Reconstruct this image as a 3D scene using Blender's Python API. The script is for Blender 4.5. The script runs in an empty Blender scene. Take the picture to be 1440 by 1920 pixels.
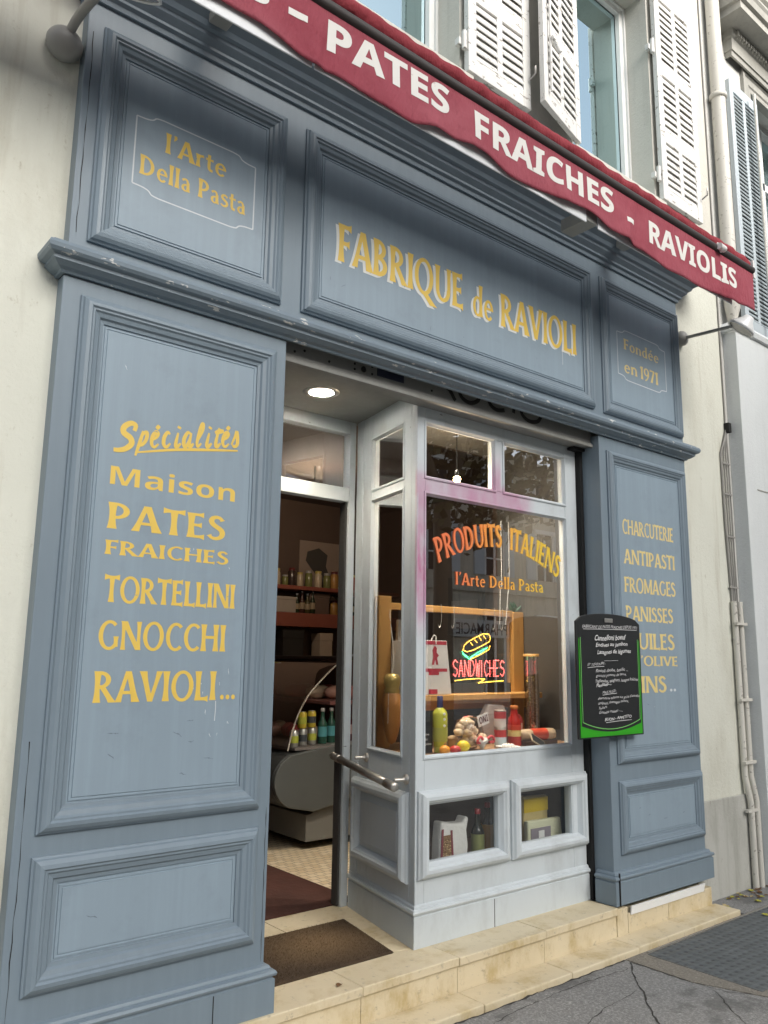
import bpy, bmesh, math, random
from mathutils import Vector, Matrix
random.seed(7)
sc = bpy.context.scene
R = math.radians
# ------------------------------------------------------------------ camera, light, exposure
cd = bpy.data.cameras.new('camera'); cam = bpy.data.objects.new('camera', cd)
sc.collection.objects.link(cam); sc.camera = cam
def cam_axes(yaw, pitch, roll):
    cy, sy, cp, sp = math.cos(yaw), math.sin(yaw), math.cos(pitch), math.sin(pitch)
    f = Vector((sy*cp, cy*cp, sp)); r = Vector((cy, -sy, 0)); u = r.cross(f)
    c, s = math.cos(roll), math.sin(roll)
    return c*r + s*u, -s*r + c*u, f
cr, cu, cf = cam_axes(R(39.26017), R(10.28382), R(0.77095))
cam.matrix_world = Matrix(((cr.x, cu.x, -cf.x, 0), (cr.y, cu.y, -cf.y, -2.7), (cr.z, cu.z, -cf.z, 1.25), (0, 0, 0, 1)))
cd.sensor_fit = 'VERTICAL'; cd.sensor_height = 36; cd.lens = 36*1510/1920
cd.clip_start = 0.05; cd.clip_end = 500
w = bpy.data.worlds.new('World'); sc.world = w; w.use_nodes = True
nt = w.node_tree; bg = nt.nodes['Background']
sky = nt.nodes.new('ShaderNodeTexSky'); sky.sky_type = 'NISHITA'; sky.sun_disc = False
sky.sun_elevation = R(30); sky.sun_rotation = R(177); sky.dust_density = 2.0; sky.air_density = 1.0
hs = nt.nodes.new('ShaderNodeHueSaturation'); hs.inputs['Saturation'].default_value = 0.5
nt.links.new(sky.outputs[0], hs.inputs['Color']); nt.links.new(hs.outputs[0], bg.inputs[0])
bg.inputs[1].default_value = 0.05
sd = bpy.data.lights.new('sun', 'SUN'); sun = bpy.data.objects.new('sun', sd); sc.collection.objects.link(sun)
sd.energy = 1.5; sd.angle = R(44); sd.color = (1, .96, .9)
sun.rotation_euler = Vector((-0.04, 0.86, -0.50)).to_track_quat('-Z', 'Y').to_euler()
sc.view_settings.view_transform = 'Standard'; sc.view_settings.look = 'None'
sc.view_settings.exposure = 2.1; sc.view_settings.gamma = 1
sc.cycles.max_bounces = 8; sc.cycles.transparent_max_bounces = 12

# ------------------------------------------------------------------ materials
def new_mat(name):
    m = bpy.data.materials.new(name); m.use_nodes = True
    return m, m.node_tree, m.node_tree.nodes['Principled BSDF']
def nd(t, typ, **kw):
    n = t.nodes.new(typ)
    for k, v in kw.items():
        if k in n.inputs: n.inputs[k].default_value = v
        else: setattr(n, k, v)
    return n
def coords(t, scale=(1, 1, 1)):
    tc = t.nodes.new('ShaderNodeTexCoord'); mp = t.nodes.new('ShaderNodeMapping')
    mp.inputs['Scale'].default_value = scale
    t.links.new(tc.outputs['Object'], mp.inputs[0]); return mp.outputs[0]
def noise(t, scale, stretch=(1, 1, 1), detail=6, rough=.6):
    n = nd(t, 'ShaderNodeTexNoise', Scale=scale, Detail=detail, Roughness=rough)
    t.links.new(coords(t, stretch), n.inputs['Vector']); return n.outputs['Fac']
def ramp(t, fac, stops):
    r = t.nodes.new('ShaderNodeValToRGB'); e = r.color_ramp.elements
    while len(e) < len(stops): e.new(.5)
    for i, (p, c) in enumerate(stops):
        e[i].position = p; e[i].color = (c, c, c, 1) if isinstance(c, (int, float)) else (*c, 1)
    t.links.new(fac, r.inputs[0]); return r.outputs[0]
def mix(t, fac, a, b, typ='MIX'):
    m = nd(t, 'ShaderNodeMix', data_type='RGBA', blend_type=typ)
    for sock, v in ((m.inputs[0], fac), (m.inputs[6], a), (m.inputs[7], b)):
        if hasattr(v, 'is_output'): t.links.new(v, sock)
        elif isinstance(v, (int, float)): sock.default_value = v
        else: sock.default_value = (*v, 1)
    return m.outputs[2]
def bump(t, b, fac, strength, dist=.01):
    n = nd(t, 'ShaderNodeBump', Strength=strength, Distance=dist)
    t.links.new(fac, n.inputs['Height']); t.links.new(n.outputs[0], b.inputs['Normal'])
def mul(c, k): return tuple(min(1, x*k) for x in c)

def paint(name, col, rough=.42, var=.14, chips=0, chipcol=(.62, .62, .6), streak=True, grime=None):
    m, t, b = new_mat(name)
    n1 = noise(t, 2.2, (1, 1, .5)); n2 = noise(t, 9, (3, 3, .12), 4)
    c = mix(t, n1, mul(col, 1-var), mul(col, 1+var))
    if streak: c = mix(t, ramp(t, n2, [(.45, 0.0), (.8, .45)]), c, mul(col, 1.22))
    if grime:
        c = mix(t, ramp(t, noise(t, 5, (1, 1, 1), 10, .7), [(.52, 0), (.75, grime[0])]), c, grime[1])
    if chips:
        c = mix(t, ramp(t, noise(t, 34, (.35, 1, 1), 5, .65), [(chips, 0), (chips+.015, 1)]), c, chipcol)
    t.links.new(c, b.inputs['Base Color'])
    r = nd(t, 'ShaderNodeMapRange'); t.links.new(n1, r.inputs[0]); r.inputs[3].default_value = rough-.1; r.inputs[4].default_value = rough+.14
    t.links.new(r.outputs[0], b.inputs['Roughness'])
    bump(t, b, noise(t, 60, (1, 1, .15), 3), .06, .004)
    return m
def plain(name, col, rough=.5, metal=0, var=.1, scale=8, emit=None, es=1, bmp=0):
    m, t, b = new_mat(name)
    n = noise(t, scale); t.links.new(mix(t, n, mul(col, 1-var), mul(col, 1+var)), b.inputs['Base Color'])
    b.inputs['Roughness'].default_value = rough; b.inputs['Metallic'].default_value = metal
    if emit: b.inputs['Emission Color'].default_value = (*emit, 1); b.inputs['Emission Strength'].default_value = es
    if bmp: bump(t, b, noise(t, scale*6), bmp)
    return m
def glass_mat(name, k=2.4, tint=(.93, .95, .95), base=0.0, refl=(1, 1, 1)):
    m = bpy.data.materials.new(name); m.use_nodes = True; t = m.node_tree
    for n in list(t.nodes): t.nodes.remove(n)
    out = t.nodes.new('ShaderNodeOutputMaterial'); mx = t.nodes.new('ShaderNodeMixShader')
    tr = nd(t, 'ShaderNodeBsdfTransparent', Color=(*tint, 1)); gl = nd(t, 'ShaderNodeBsdfGlossy', Roughness=0.0, Color=(*refl, 1))
    ge = t.nodes.new('ShaderNodeNewGeometry'); dt = nd(t, 'ShaderNodeVectorMath', operation='DOT_PRODUCT')
    t.links.new(ge.outputs['Incoming'], dt.inputs[0]); t.links.new(ge.outputs['Normal'], dt.inputs[1])
    ab = nd(t, 'ShaderNodeMath', operation='ABSOLUTE'); t.links.new(dt.outputs['Value'], ab.inputs[0])
    om = nd(t, 'ShaderNodeMath', operation='SUBTRACT'); om.inputs[0].default_value = 1; t.links.new(ab.outputs[0], om.inputs[1])
    pw = nd(t, 'ShaderNodeMath', operation='POWER'); t.links.new(om.outputs[0], pw.inputs[0]); pw.inputs[1].default_value = 5
    fr = nd(t, 'ShaderNodeMath', operation='MULTIPLY_ADD'); t.links.new(pw.outputs[0], fr.inputs[0]); fr.inputs[1].default_value = .96; fr.inputs[2].default_value = .04
    mm = nd(t, 'ShaderNodeMath', operation='MULTIPLY_ADD', use_clamp=True); mm.inputs[1].default_value = k; mm.inputs[2].default_value = base
    t.links.new(fr.outputs[0], mm.inputs[0]); t.links.new(mm.outputs[0], mx.inputs[0])
    t.links.new(tr.outputs[0], mx.inputs[1]); t.links.new(gl.outputs[0], mx.inputs[2]); t.links.new(mx.outputs[0], out.inputs[0])
    return m
M = {}
BLUE = (.186, .238, .282)
M['blue'] = paint('blue_grey_paint', BLUE, chips=.735, var=.1)
M['blue_worn'] = paint('worn_blue_grey_paint', mul(BLUE, .95), chips=.625, var=.16)
M['blue_panel'] = paint('blue_grey_panel_paint', mul(BLUE, 1.36), var=.06, chips=.75, grime=(.3, (.15, .19, .23)))
M['beam'] = paint('dull_grey_paint', (.25, .25, .235), .5, chips=.74, grime=(.4, (.12, .12, .11)))
M['gold'] = paint('gold_lettering', (.77, .535, .10), .45, .07, .70, mul(BLUE, 1.25), False)
M['gold_pale'] = paint('pale_gold_lettering', (.75, .60, .25), .45, .12, .66, mul(BLUE, 1.4), False)
M['ivory'] = plain('ivory_shadow_paint', (.70, .72, .72), .5)
M['line'] = plain('white_outline_paint', (.62, .66, .68), .5)
M['white'] = plain('white_paint', (.78, .78, .76), .5)
M['black'] = plain('black_paint', (.012, .013, .014), .45)
M['dark'] = plain('dark_gap', (.01, .01, .01), .8)
# bay frame: light grey with pink spray paint at the corner post and transom
def bay_paint():
    m, t, b = new_mat('light_grey_paint_with_pink_spray')
    col = (.58, .63, .655)
    n1 = noise(t, 2.5, (1, 1, .5)); c = mix(t, n1, mul(col, .9), mul(col, 1.08))
    c = mix(t, ramp(t, noise(t, 6, (1, 1, .4), 9, .7), [(.5, 0), (.78, .35)]), c, (.25, .25, .24))
    c = mix(t, ramp(t, noise(t, 30, (.5, 1, 1), 5), [(.72, 0), (.735, 1)]), c, (.25, .27, .28))
    tc = t.nodes.new('ShaderNodeTexCoord'); sep = t.nodes.new('ShaderNodeSeparateXYZ'); t.links.new(tc.outputs['Object'], sep.inputs[0])
    def band(sock, lo, hi, soft):
        a = nd(t, 'ShaderNodeMapRange', interpolation_type='SMOOTHSTEP'); t.links.new(sock, a.inputs[0])
        a.inputs[1].default_value = lo-soft; a.inputs[2].default_value = lo+soft
        d = nd(t, 'ShaderNodeMapRange', interpolation_type='SMOOTHSTEP'); t.links.new(sock, d.inputs[0])
        d.inputs[1].default_value = hi-soft; d.inputs[2].default_value = hi+soft; d.inputs[3].default_value = 1; d.inputs[4].default_value = 0
        p = nd(t, 'ShaderNodeMath', operation='MULTIPLY'); t.links.new(a.outputs[0], p.inputs[0]); t.links.new(d.outputs[0], p.inputs[1]); return p.outputs[0]
    def op(o, a, bb):
        p = nd(t, 'ShaderNodeMath', operation=o, use_clamp=True)
        for i, v in enumerate((a, bb)):
            if hasattr(v, 'is_output'): t.links.new(v, p.inputs[i])
            else: p.inputs[i].default_value = v
        return p.outputs[0]
    y = band(sep.outputs[1], -1, .166, .004)
    post = op('MULTIPLY', band(sep.outputs[0], 2.538, 2.62, .012), band(sep.outputs[2], 1.42, 2.12, .12))
    hot = op('MULTIPLY', band(sep.outputs[0], 2.535, 2.585, .02), band(sep.outputs[2], 1.5, 1.86, .1))
    rail = op('MULTIPLY', band(sep.outputs[0], 2.5, 3.36, .06), band(sep.outputs[2], 2.02, 2.15, .03))
    mul_ = op('MULTIPLY', band(sep.outputs[0], 3.06, 3.13, .01), band(sep.outputs[2], 2.05, 2.3, .08))
    k = op('MAXIMUM', op('MAXIMUM', post, rail), mul_)
    nn = ramp(t, noise(t, 9, (1, 1, .5), 6), [(.25, .35), (.65, 1)])
    k = op('MULTIPLY', op('MULTIPLY', k, nn), y)
    c = mix(t, op('MULTIPLY', k, .8), c, (.50, .21, .35))
    c = mix(t, op('MULTIPLY', op('MULTIPLY', hot, y), ramp(t, noise(t, 14, (1, 1, .35), 5), [(.42, 0), (.62, .9)])), c, (.48, .06, .22))
    t.links.new(c, b.inputs['Base Color']); b.inputs['Roughness'].default_value = .42
    bump(t, b, noise(t, 60, (1, 1, .15), 3), .05, .004)
    return m
M['bay'] = bay_paint()
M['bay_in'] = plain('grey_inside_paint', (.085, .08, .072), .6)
M['glass'] = glass_mat('window_glass', 8.0)
M['sky_glass'] = glass_mat('upper_window_glass', 3.0, (.3, .4, .4), .66, (.64, .82, .86))
M['green_blind'] = plain('green_blind', (.10, .17, .13), .6)  # stands in for the reveal's green reflection in the upper panes
def stone():
    m, t, b = new_mat('cream_limestone')
    c = mix(t, noise(t, 3, (1, 1, 1.4), 8), (.58, .485, .315), (.76, .665, .48))
    c = mix(t, ramp(t, noise(t, 7, (1, 1, .6), 10, .7), [(.5, 0), (.7, .75)]), c, (.45, .33, .13))
    c = mix(t, ramp(t, noise(t, 26, (1, 1, 1), 8, .75), [(.57, 0), (.68, .6)]), c, (.27, .22, .15))
    t.links.new(c, b.inputs['Base Color']); b.inputs['Roughness'].default_value = .55
    bump(t, b, noise(t, 50, detail=8), .15, .004); return m
M['stone'] = stone()
def asphalt(name, base, light):
    m, t, b = new_mat(name)
    c = mix(t, noise(t, 1.6, detail=8), mul(base, .75), mul(base, 1.25))
    c = mix(t, ramp(t, noise(t, 95, detail=5, rough=.75), [(.46, 0), (.66, .9)]), c, light)
    c = mix(t, ramp(t, noise(t, 140, detail=3), [(.60, 0), (.68, .7)]), c, mul(base, .4))
    c = mix(t, ramp(t, noise(t, 3.2, detail=9, rough=.65), [(.55, 0), (.63, .6)]), c, mul(base, .42))
    vo = nd(t, 'ShaderNodeTexVoronoi', Scale=11.0); t.links.new(coords(t), vo.inputs['Vector'])
    c = mix(t, ramp(t, vo.outputs['Distance'], [(.05, .7), (.085, 0)]), c, mul(light, 1.1))
    t.links.new(c, b.inputs['Base Color']); b.inputs['Roughness'].default_value = .8
    bump(t, b, noise(t, 160, detail=4), .5, .006); return m
M['asphalt'] = asphalt('worn_asphalt', (.195, .193, .187), (.38, .375, .36))
M['road'] = asphalt('road_asphalt', (.06, .06, .06), (.12, .12, .12))
M['concrete'] = asphalt('concrete_rim', (.19, .17, .14), (.32, .3, .26))
M['crack'] = plain('crack_dirt', (.045, .042, .038), .95)
def render_wall(name, col, dirt, dk=.5):
    m, t, b = new_mat(name)
    c = mix(t, noise(t, 1.3, (1, 1, .6), 8), mul(col, .88), mul(col, 1.06))
    c = mix(t, ramp(t, noise(t, 2.6, (1, 1, .35), 10, .65), [(.5, 0), (.8, dk)]), c, dirt)
    c = mix(t, ramp(t, noise(t, 30, (1, 1, .6), 8, .75), [(.6, 0), (.72, .6)]), c, dirt)
    c = mix(t, ramp(t, noise(t, 4, (3, 3, .22), 6, .6), [(.55, 0), (.72, .35)]), c, dirt)
    t.links.new(c, b.inputs['Base Color']); b.inputs['Roughness'].default_value = .85
    bump(t, b, noise(t, 45, detail=8, rough=.7), .35, .01); return m
M['wall'] = render_wall('cream_render', (.70, .705, .62), (.36, .32, .23), .45)
M['wall_up'] = render_wall('aged_cream_stone', (.60, .58, .52), (.34, .33, .29), .6)
M['wall_base'] = render_wall('grey_base_render', (.50, .50, .46), (.2, .19, .15), .8)
M['nwall'] = render_wall('pale_stone', (.66, .655, .62), (.42, .41, .38), .5)
M['nclad'] = render_wall('white_cladding', (.70, .73, .73), (.55, .57, .57), .3)
M['nlint'] = render_wall('weathered_stone', (.42, .41, .37), (.2, .2, .18), .8)
M['facade_a'] = render_wall('weathered_facade', (.60, .555, .45), (.2, .18, .14), .6)
M['facade_b'] = render_wall('grey_stone_facade', (.57, .545, .48), (.18, .17, .15), .6)
M['shutter'] = paint('flaking_white_paint', (.70, .69, .66), .6, chips=.6, chipcol=(.33, .31, .28))
M['nshutter'] = paint('pale_blue_grey_paint', (.50, .56, .59), .5, chips=0)
M['nslat'] = paint('blue_grey_slat_paint', (.36, .41, .43), .5, chips=0)
M['pvc'] = plain('white_window_frame', (.76, .76, .74), .35)
M['pipe'] = paint('flaking_cream_pipe_paint', (.62, .60, .54), .5, chips=.62, chipcol=(.36, .34, .3))
M['cable'] = plain('grey_cable', (.30, .29, .27), .6)
M['steel'] = plain('brushed_steel', (.50, .48, .45), .38, .85, .2, 40)
M['lampgrey'] = plain('grey_lamp_paint', (.34, .34, .32), .45)
def fabric(name, col, fade):
    m, t, b = new_mat(name)
    col0 = col
    c = mix(t, ramp(t, noise(t, 1.7, (1, 1, 2), 6), [(.3, 0), (.75, 1)]), col, fade)
    t.links.new(c, b.inputs['Base Color']); b.inputs['Roughness'].default_value = .8
    wv = nd(t, 'ShaderNodeTexNoise', Scale=500.0); t.links.new(coords(t), wv.inputs['Vector'])
    bump(t, b, noise(t, 9, (1.4, 1, .5), 7, .6), .9, .03); return m
M['red'] = fabric('wine_red_fabric', (.27, .028, .05), (.40, .095, .125))
M['red_roll'] = fabric('rolled_red_fabric', (.22, .012, .022), (.32, .03, .045))
M['awning_white'] = paint('weathered_white_lettering', (.76, .74, .70), .7, .08, .66, (.55, .40, .40), False)
M['bar'] = plain('brown_black_tube', (.035, .027, .025), .6)
M['rail'] = plain('white_rail', (.72, .74, .76), .4)
M['lit_lamp'] = plain('lit_lamp', (.9, .9, .9), emit=(1, .93, .82), es=7)
def coir():
    m, t, b = new_mat('worn_coir')
    c = mix(t, noise(t, 4.5, detail=8), (.04, .027, .018), (.14, .088, .046))
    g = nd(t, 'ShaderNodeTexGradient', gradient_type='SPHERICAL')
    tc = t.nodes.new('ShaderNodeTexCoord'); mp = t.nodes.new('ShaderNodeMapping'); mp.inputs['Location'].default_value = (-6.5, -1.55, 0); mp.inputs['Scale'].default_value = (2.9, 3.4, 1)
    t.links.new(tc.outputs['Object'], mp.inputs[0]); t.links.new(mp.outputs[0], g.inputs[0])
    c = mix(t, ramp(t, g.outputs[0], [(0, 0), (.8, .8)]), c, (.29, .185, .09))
    c = mix(t, ramp(t, noise(t, 120, detail=3), [(.68, 0), (.72, .5)]), c, (.4, .33, .24))
    t.links.new(c, b.inputs['Base Color']); b.inputs['Roughness'].default_value = 1
    bump(t, b, noise(t, 260, detail=3), .9, .012); return m
M['mat'] = coir()
M['carpet'] = plain('dark_red_carpet', (.055, .018, .012), .95, var=.5, scale=5, bmp=.3)
def tiles():
    m, t, b = new_mat('small_cream_tiles')
    br = nd(t, 'ShaderNodeTexBrick', offset=.5); br.inputs['Scale'].default_value = 9
    br.inputs['Color1'].default_value = (.80, .72, .57, 1); br.inputs['Color2'].default_value = (.64, .53, .36, 1); br.inputs['Mortar'].default_value = (.05, .045, .035, 1)
    br.inputs['Mortar Size'].default_value = .022; br.inputs['Row Height'].default_value = .5
    t.links.new(coords(t), br.inputs['Vector'])
    c = mix(t, noise(t, 6, detail=6), br.outputs['Color'], (.45, .34, .2)); c = mix(t, .55, br.outputs['Color'], c)
    t.links.new(c, b.inputs['Base Color']); b.inputs['Roughness'].default_value = .4; return m
M['tiles'] = tiles()
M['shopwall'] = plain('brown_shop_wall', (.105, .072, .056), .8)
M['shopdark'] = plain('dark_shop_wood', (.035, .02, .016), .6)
M['shelfred'] = plain('red_brown_shelf', (.24, .075, .05), .5)
M['counter'] = plain('grey_counter_laminate', (.10, .108, .105), .3)
M['counter_b'] = plain('pale_grey_panel', (.17, .17, .16), .45)
def wood():
    m, t, b = new_mat('yellow_pine')
    c = mix(t, noise(t, 5, (1, 1, .15), 6), (.48, .24, .06), (.62, .36, .12))
    c = mix(t, ramp(t, noise(t, 18, (1, 1, .2), 4), [(.6, 0), (.75, .5)]), c, (.32, .14, .03))
    t.links.new(c, b.inputs['Base Color']); b.inputs['Roughness'].default_value = .4; return m
M['wood'] = wood()
def col(name, c, rough=.4, **k):
    if name not in M: M[name] = plain(name, c, rough, **k)
    return M[name]

# ------------------------------------------------------------------ mesh builder
class MB:
    def __init__(s): s.v = []; s.f = []; s.sm = []; s.F = None
    def add(s, vs, fs, smooth=False):
        o = len(s.v)
        s.v += [s.F(*p) if s.F else tuple(p) for p in vs]
        s.f += [tuple(i+o for i in f) for f in fs]; s.sm += [smooth]*len(fs); return s
    def box(s, x0, x1, y0, y1, z0, z1):
        vs = [(x, y, z) for x in (x0, x1) for y in (y0, y1) for z in (z0, z1)]
        return s.add(vs, [(0, 1, 3, 2), (4, 6, 7, 5), (0, 4, 5, 1), (2, 3, 7, 6), (0, 2, 6, 4), (1, 5, 7, 3)])
    def prism(s, poly, y0, y1):            # poly in (x,z), extruded along y
        n = len(poly)
        vs = [(x, y0, z) for x, z in poly] + [(x, y1, z) for x, z in poly]
        return s.add(vs, [tuple(range(n)), tuple(range(2*n-1, n-1, -1))] + [(i, i+n, (i+1) % n+n, (i+1) % n) for i in range(n)])
    def prismz(s, poly, z0, z1):
        n = len(poly)
        vs = [(x, y, z0) for x, y in poly] + [(x, y, z1) for x, y in poly]
        return s.add(vs, [tuple(range(n-1, -1, -1)), tuple(range(n, 2*n))] + [(i, (i+1) % n, (i+1) % n+n, i+n) for i in range(n)])
    def lathe(s, prof, c=(0, 0, 0), n=20, axis=None, cap=True):
        rot = Vector((0, 0, 1)).rotation_difference(Vector(axis).normalized()) if axis else None
        vs = []
        for r, z in prof:
            for i in range(n):
                p = Vector((r*math.cos(2*math.pi*i/n), r*math.sin(2*math.pi*i/n), z))
                if rot: p = rot @ p
                vs.append((p.x+c[0], p.y+c[1], p.z+c[2]))
        fs = [(j*n+i, j*n+(i+1) % n, (j+1)*n+(i+1) % n, (j+1)*n+i) for j in range(len(prof)-1) for i in range(n)]
        s.add(vs, fs, True)
        if cap and prof[0][0] > 1e-4: s.add(vs[:n], [tuple(range(n-1, -1, -1))])
        if cap and prof[-1][0] > 1e-4: s.add(vs[-n:], [tuple(range(n))])
        return s
    def tube(s, pts, r, n=8, cap=True):
        pts = [Vector(p) for p in pts]; vs = []; up = None
        for i, p in enumerate(pts):
            d = (pts[min(i+1, len(pts)-1)]-pts[max(i-1, 0)]).normalized()
            a = d.cross(Vector((0, 0, 1)) if abs(d.z) < .95 else Vector((0, 1, 0))).normalized(); b = d.cross(a)
            rr = r[i] if isinstance(r, (list, tuple)) else r
            for k in range(n):
                q = p + rr*(a*math.cos(2*math.pi*k/n)+b*math.sin(2*math.pi*k/n)); vs.append(tuple(q))
        m = len(pts)
        s.add(vs, [(j*n+i, j*n+(i+1) % n, (j+1)*n+(i+1) % n, (j+1)*n+i) for j in range(m-1) for i in range(n)], True)
        if cap: s.add(vs[:n], [tuple(range(n-1, -1, -1))]); s.add(vs[-n:], [tuple(range(n))])
        return s
    def ball(s, c, r, n=12, m=8, jit=0, sc_=(1, 1, 1)):
        vs = []
        for j in range(m+1):
            for i in range(n):
                th = math.pi*j/m; ph = 2*math.pi*i/n; k = r*(1+random.uniform(-jit, jit))
                vs.append((c[0]+k*sc_[0]*math.sin(th)*math.cos(ph), c[1]+k*sc_[1]*math.sin(th)*math.sin(ph), c[2]+k*sc_[2]*math.cos(th)))
        return s.add(vs, [(j*n+i, (j+1)*n+i, (j+1)*n+(i+1) % n, j*n+(i+1) % n) for j in range(m) for i in range(n)], True)
    def sweep(s, path, prof, caps=True):   # path in (x,y), profile (out,z); outward = right of travel
        P = [Vector(p) for p in path]; n = len(prof); vs = []
        for i, p in enumerate(P):
            ns = []
            if i > 0: d = (P[i]-P[i-1]).normalized(); ns.append(Vector((d.y, -d.x)))
            if i < len(P)-1: d = (P[i+1]-P[i]).normalized(); ns.append(Vector((d.y, -d.x)))
            if len(ns) == 2: mvec = (ns[0]+ns[1]); mvec = mvec/ (mvec.length_squared/2)
            else: mvec = ns[0]
            for o, z in prof: q = p+mvec*o; vs.append((q.x, q.y, z))
        s.add(vs, [(j*n+i, j*n+i+1, (j+1)*n+i+1, (j+1)*n+i) for j in range(len(P)-1) for i in range(n-1)])
        if caps: s.add(vs[:n], [tuple(range(n))]); s.add(vs[-n:], [tuple(range(n-1, -1, -1))])
        return s
    def frame(s, x0, x1, z0, z1, prof, F):  # mitred picture-frame; prof (inset, depth); F(u,z,o)->xyz
        n = len(prof); vs = []
        for sx, sz in ((0, 0), (1, 0), (1, 1), (0, 1)):
            for a, d in prof:
                vs.append(F(x1-a if sx else x0+a, z1-a if sz else z0+a, d))
        return s.add(vs, [(c*n+i, c*n+i+1, ((c+1) % 4)*n+i+1, ((c+1) % 4)*n+i) for c in range(4) for i in range(n-1)])
    def build(s, name, mat, parent=None, bevel=0, seg=2):
        me = bpy.data.meshes.new(name); me.from_pydata(s.v, [], s.f); me.update()
        bm = bmesh.new(); bm.from_mesh(me)
        bmesh.ops.recalc_face_normals(bm, faces=bm.faces); bm.to_mesh(me); bm.free()
        me.polygons.foreach_set('use_smooth', s.sm)
        o = bpy.data.objects.new(name, me); sc.collection.objects.link(o)
        if mat: me.materials.append(M[mat] if isinstance(mat, str) else mat)
        if parent: o.parent = parent; o.matrix_parent_inverse = Matrix.Translation(parent.location).inverted()
        if bevel:
            b = o.modifiers.new('bevel', 'BEVEL'); b.width = bevel; b.segments = seg; b.limit_method = 'ANGLE'; b.angle_limit = R(40)
        return o
def tag(o, label, cat, group=None):
    o['label'] = label; o['category'] = cat
    if group: o['group'] = group
    return o
def thing(name, label, cat, loc=(0, 0, 0), group=None):
    o = bpy.data.objects.new(name, None); sc.collection.objects.link(o); o.location = loc; o.empty_display_size = .1
    return tag(o, label, cat, group)
def struct(o): o['kind'] = 'structure'; return o
def B(name, mat, parent, *boxes, bevel=.003):
    m = MB()
    for b in boxes: m.box(*b)
    return m.build(name, mat, parent, bevel)
def copy_tree(o, parent=None, delta=None):
    c = o.copy(); sc.collection.objects.link(c); c.parent = parent
    for ch in list(o.children):
        copy_tree(ch, c)
    return c

# ------------------------------------------------------------------ lettering
class G:                                   # flared, low-contrast capitals drawn as strokes
    def __init__(s): s.p = []
    def S(s, x0, y0, x1, y1, w=.16, f0=.5, f1=.5):
        n = 6; pts = []
        for i in range(n+1):
            t = i/n; fl = f0*max(0, 1-2.2*t)**2+f1*max(0, 2.2*t-1.2)**2
            pts.append((x0+(x1-x0)*t, y0+(y1-y0)*t, w*(1+fl)))
        L = math.hypot(x1-x0, y1-y0)
        if abs(y1-y0) > abs(x1-x0)*.6:
            k = L/abs(y1-y0); vs = [(x-hw*k/2, y) for x, y, hw in pts]+[(x+hw*k/2, y) for x, y, hw in pts]
        else: vs = [(x, y-hw/2) for x, y, hw in pts]+[(x, y+hw/2) for x, y, hw in pts]
        s.p.append((vs, [(i, i+1, i+n+2, i+n+1) for i in range(n)])); return s
    def H(s, x0, y, x1, w=.11, f0=0, f1=1.1): return s.S(x0, y, x1, y, w, f0, f1)
    def A(s, cx, cy, rx, ry, a0, a1, wx=.16, wy=.11):
        n = max(6, int(abs(a1-a0)/14)); vs = []
        for i in range(n+1):
            a = R(a0+(a1-a0)*i/n); c, d = math.cos(a), math.sin(a)
            vs.append((cx+rx*c, cy+ry*d)); vs.append((cx+(rx-wx)*c, cy+(ry-wy)*d))
        s.p.append((vs, [(2*i, 2*i+1, 2*i+3, 2*i+2) for i in range(n)])); return s
    def P(s, pts, w=.12):
        n = len(pts); vs = []
        for i, p in enumerate(pts):
            a, b = pts[max(i-1, 0)], pts[min(i+1, n-1)]; dx, dy = b[0]-a[0], b[1]-a[1]; L = math.hypot(dx, dy) or 1
            ww = (w[i] if isinstance(w, (list, tuple)) else w)/2
            vs.append((p[0]-dy/L*ww, p[1]+dx/L*ww)); vs.append((p[0]+dy/L*ww, p[1]-dx/L*ww))
        s.p.append((vs, [(2*i, 2*i+1, 2*i+3, 2*i+2) for i in range(n-1)])); return s
def smooth(pts, k=4):
    out = []
    for i in range(len(pts)-1):
        p0, p1, p2, p3 = pts[max(i-1, 0)], pts[i], pts[i+1], pts[min(i+2, len(pts)-1)]
        for j in range(k):
            t = j/k
            out.append(tuple(.5*((2*b)+(-a+c)*t+(2*a-5*b+4*c-d)*t*t+(-a+3*b-3*c+d)*t**3) for a, b, c, d in zip(p0, p1, p2, p3)))
    out.append(tuple(pts[-1])); return out
_S = smooth([(.43, .80), (.37, .90), (.27, .945), (.15, .90), (.10, .77), (.16, .63), (.28, .53), (.40, .42), (.44, .27), (.38, .12), (.25, .055), (.12, .09), (.05, .19)], 2)
_SW = [.1+.07*math.sin(math.pi*i/(len(_S)-1))+(.06 if i in (0, len(_S)-1) else 0) for i in range(len(_S))]
def stem(g, x, w=.16, y1=1.0): return g.S(x, 0, x, y1, w, .55, .55)
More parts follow.
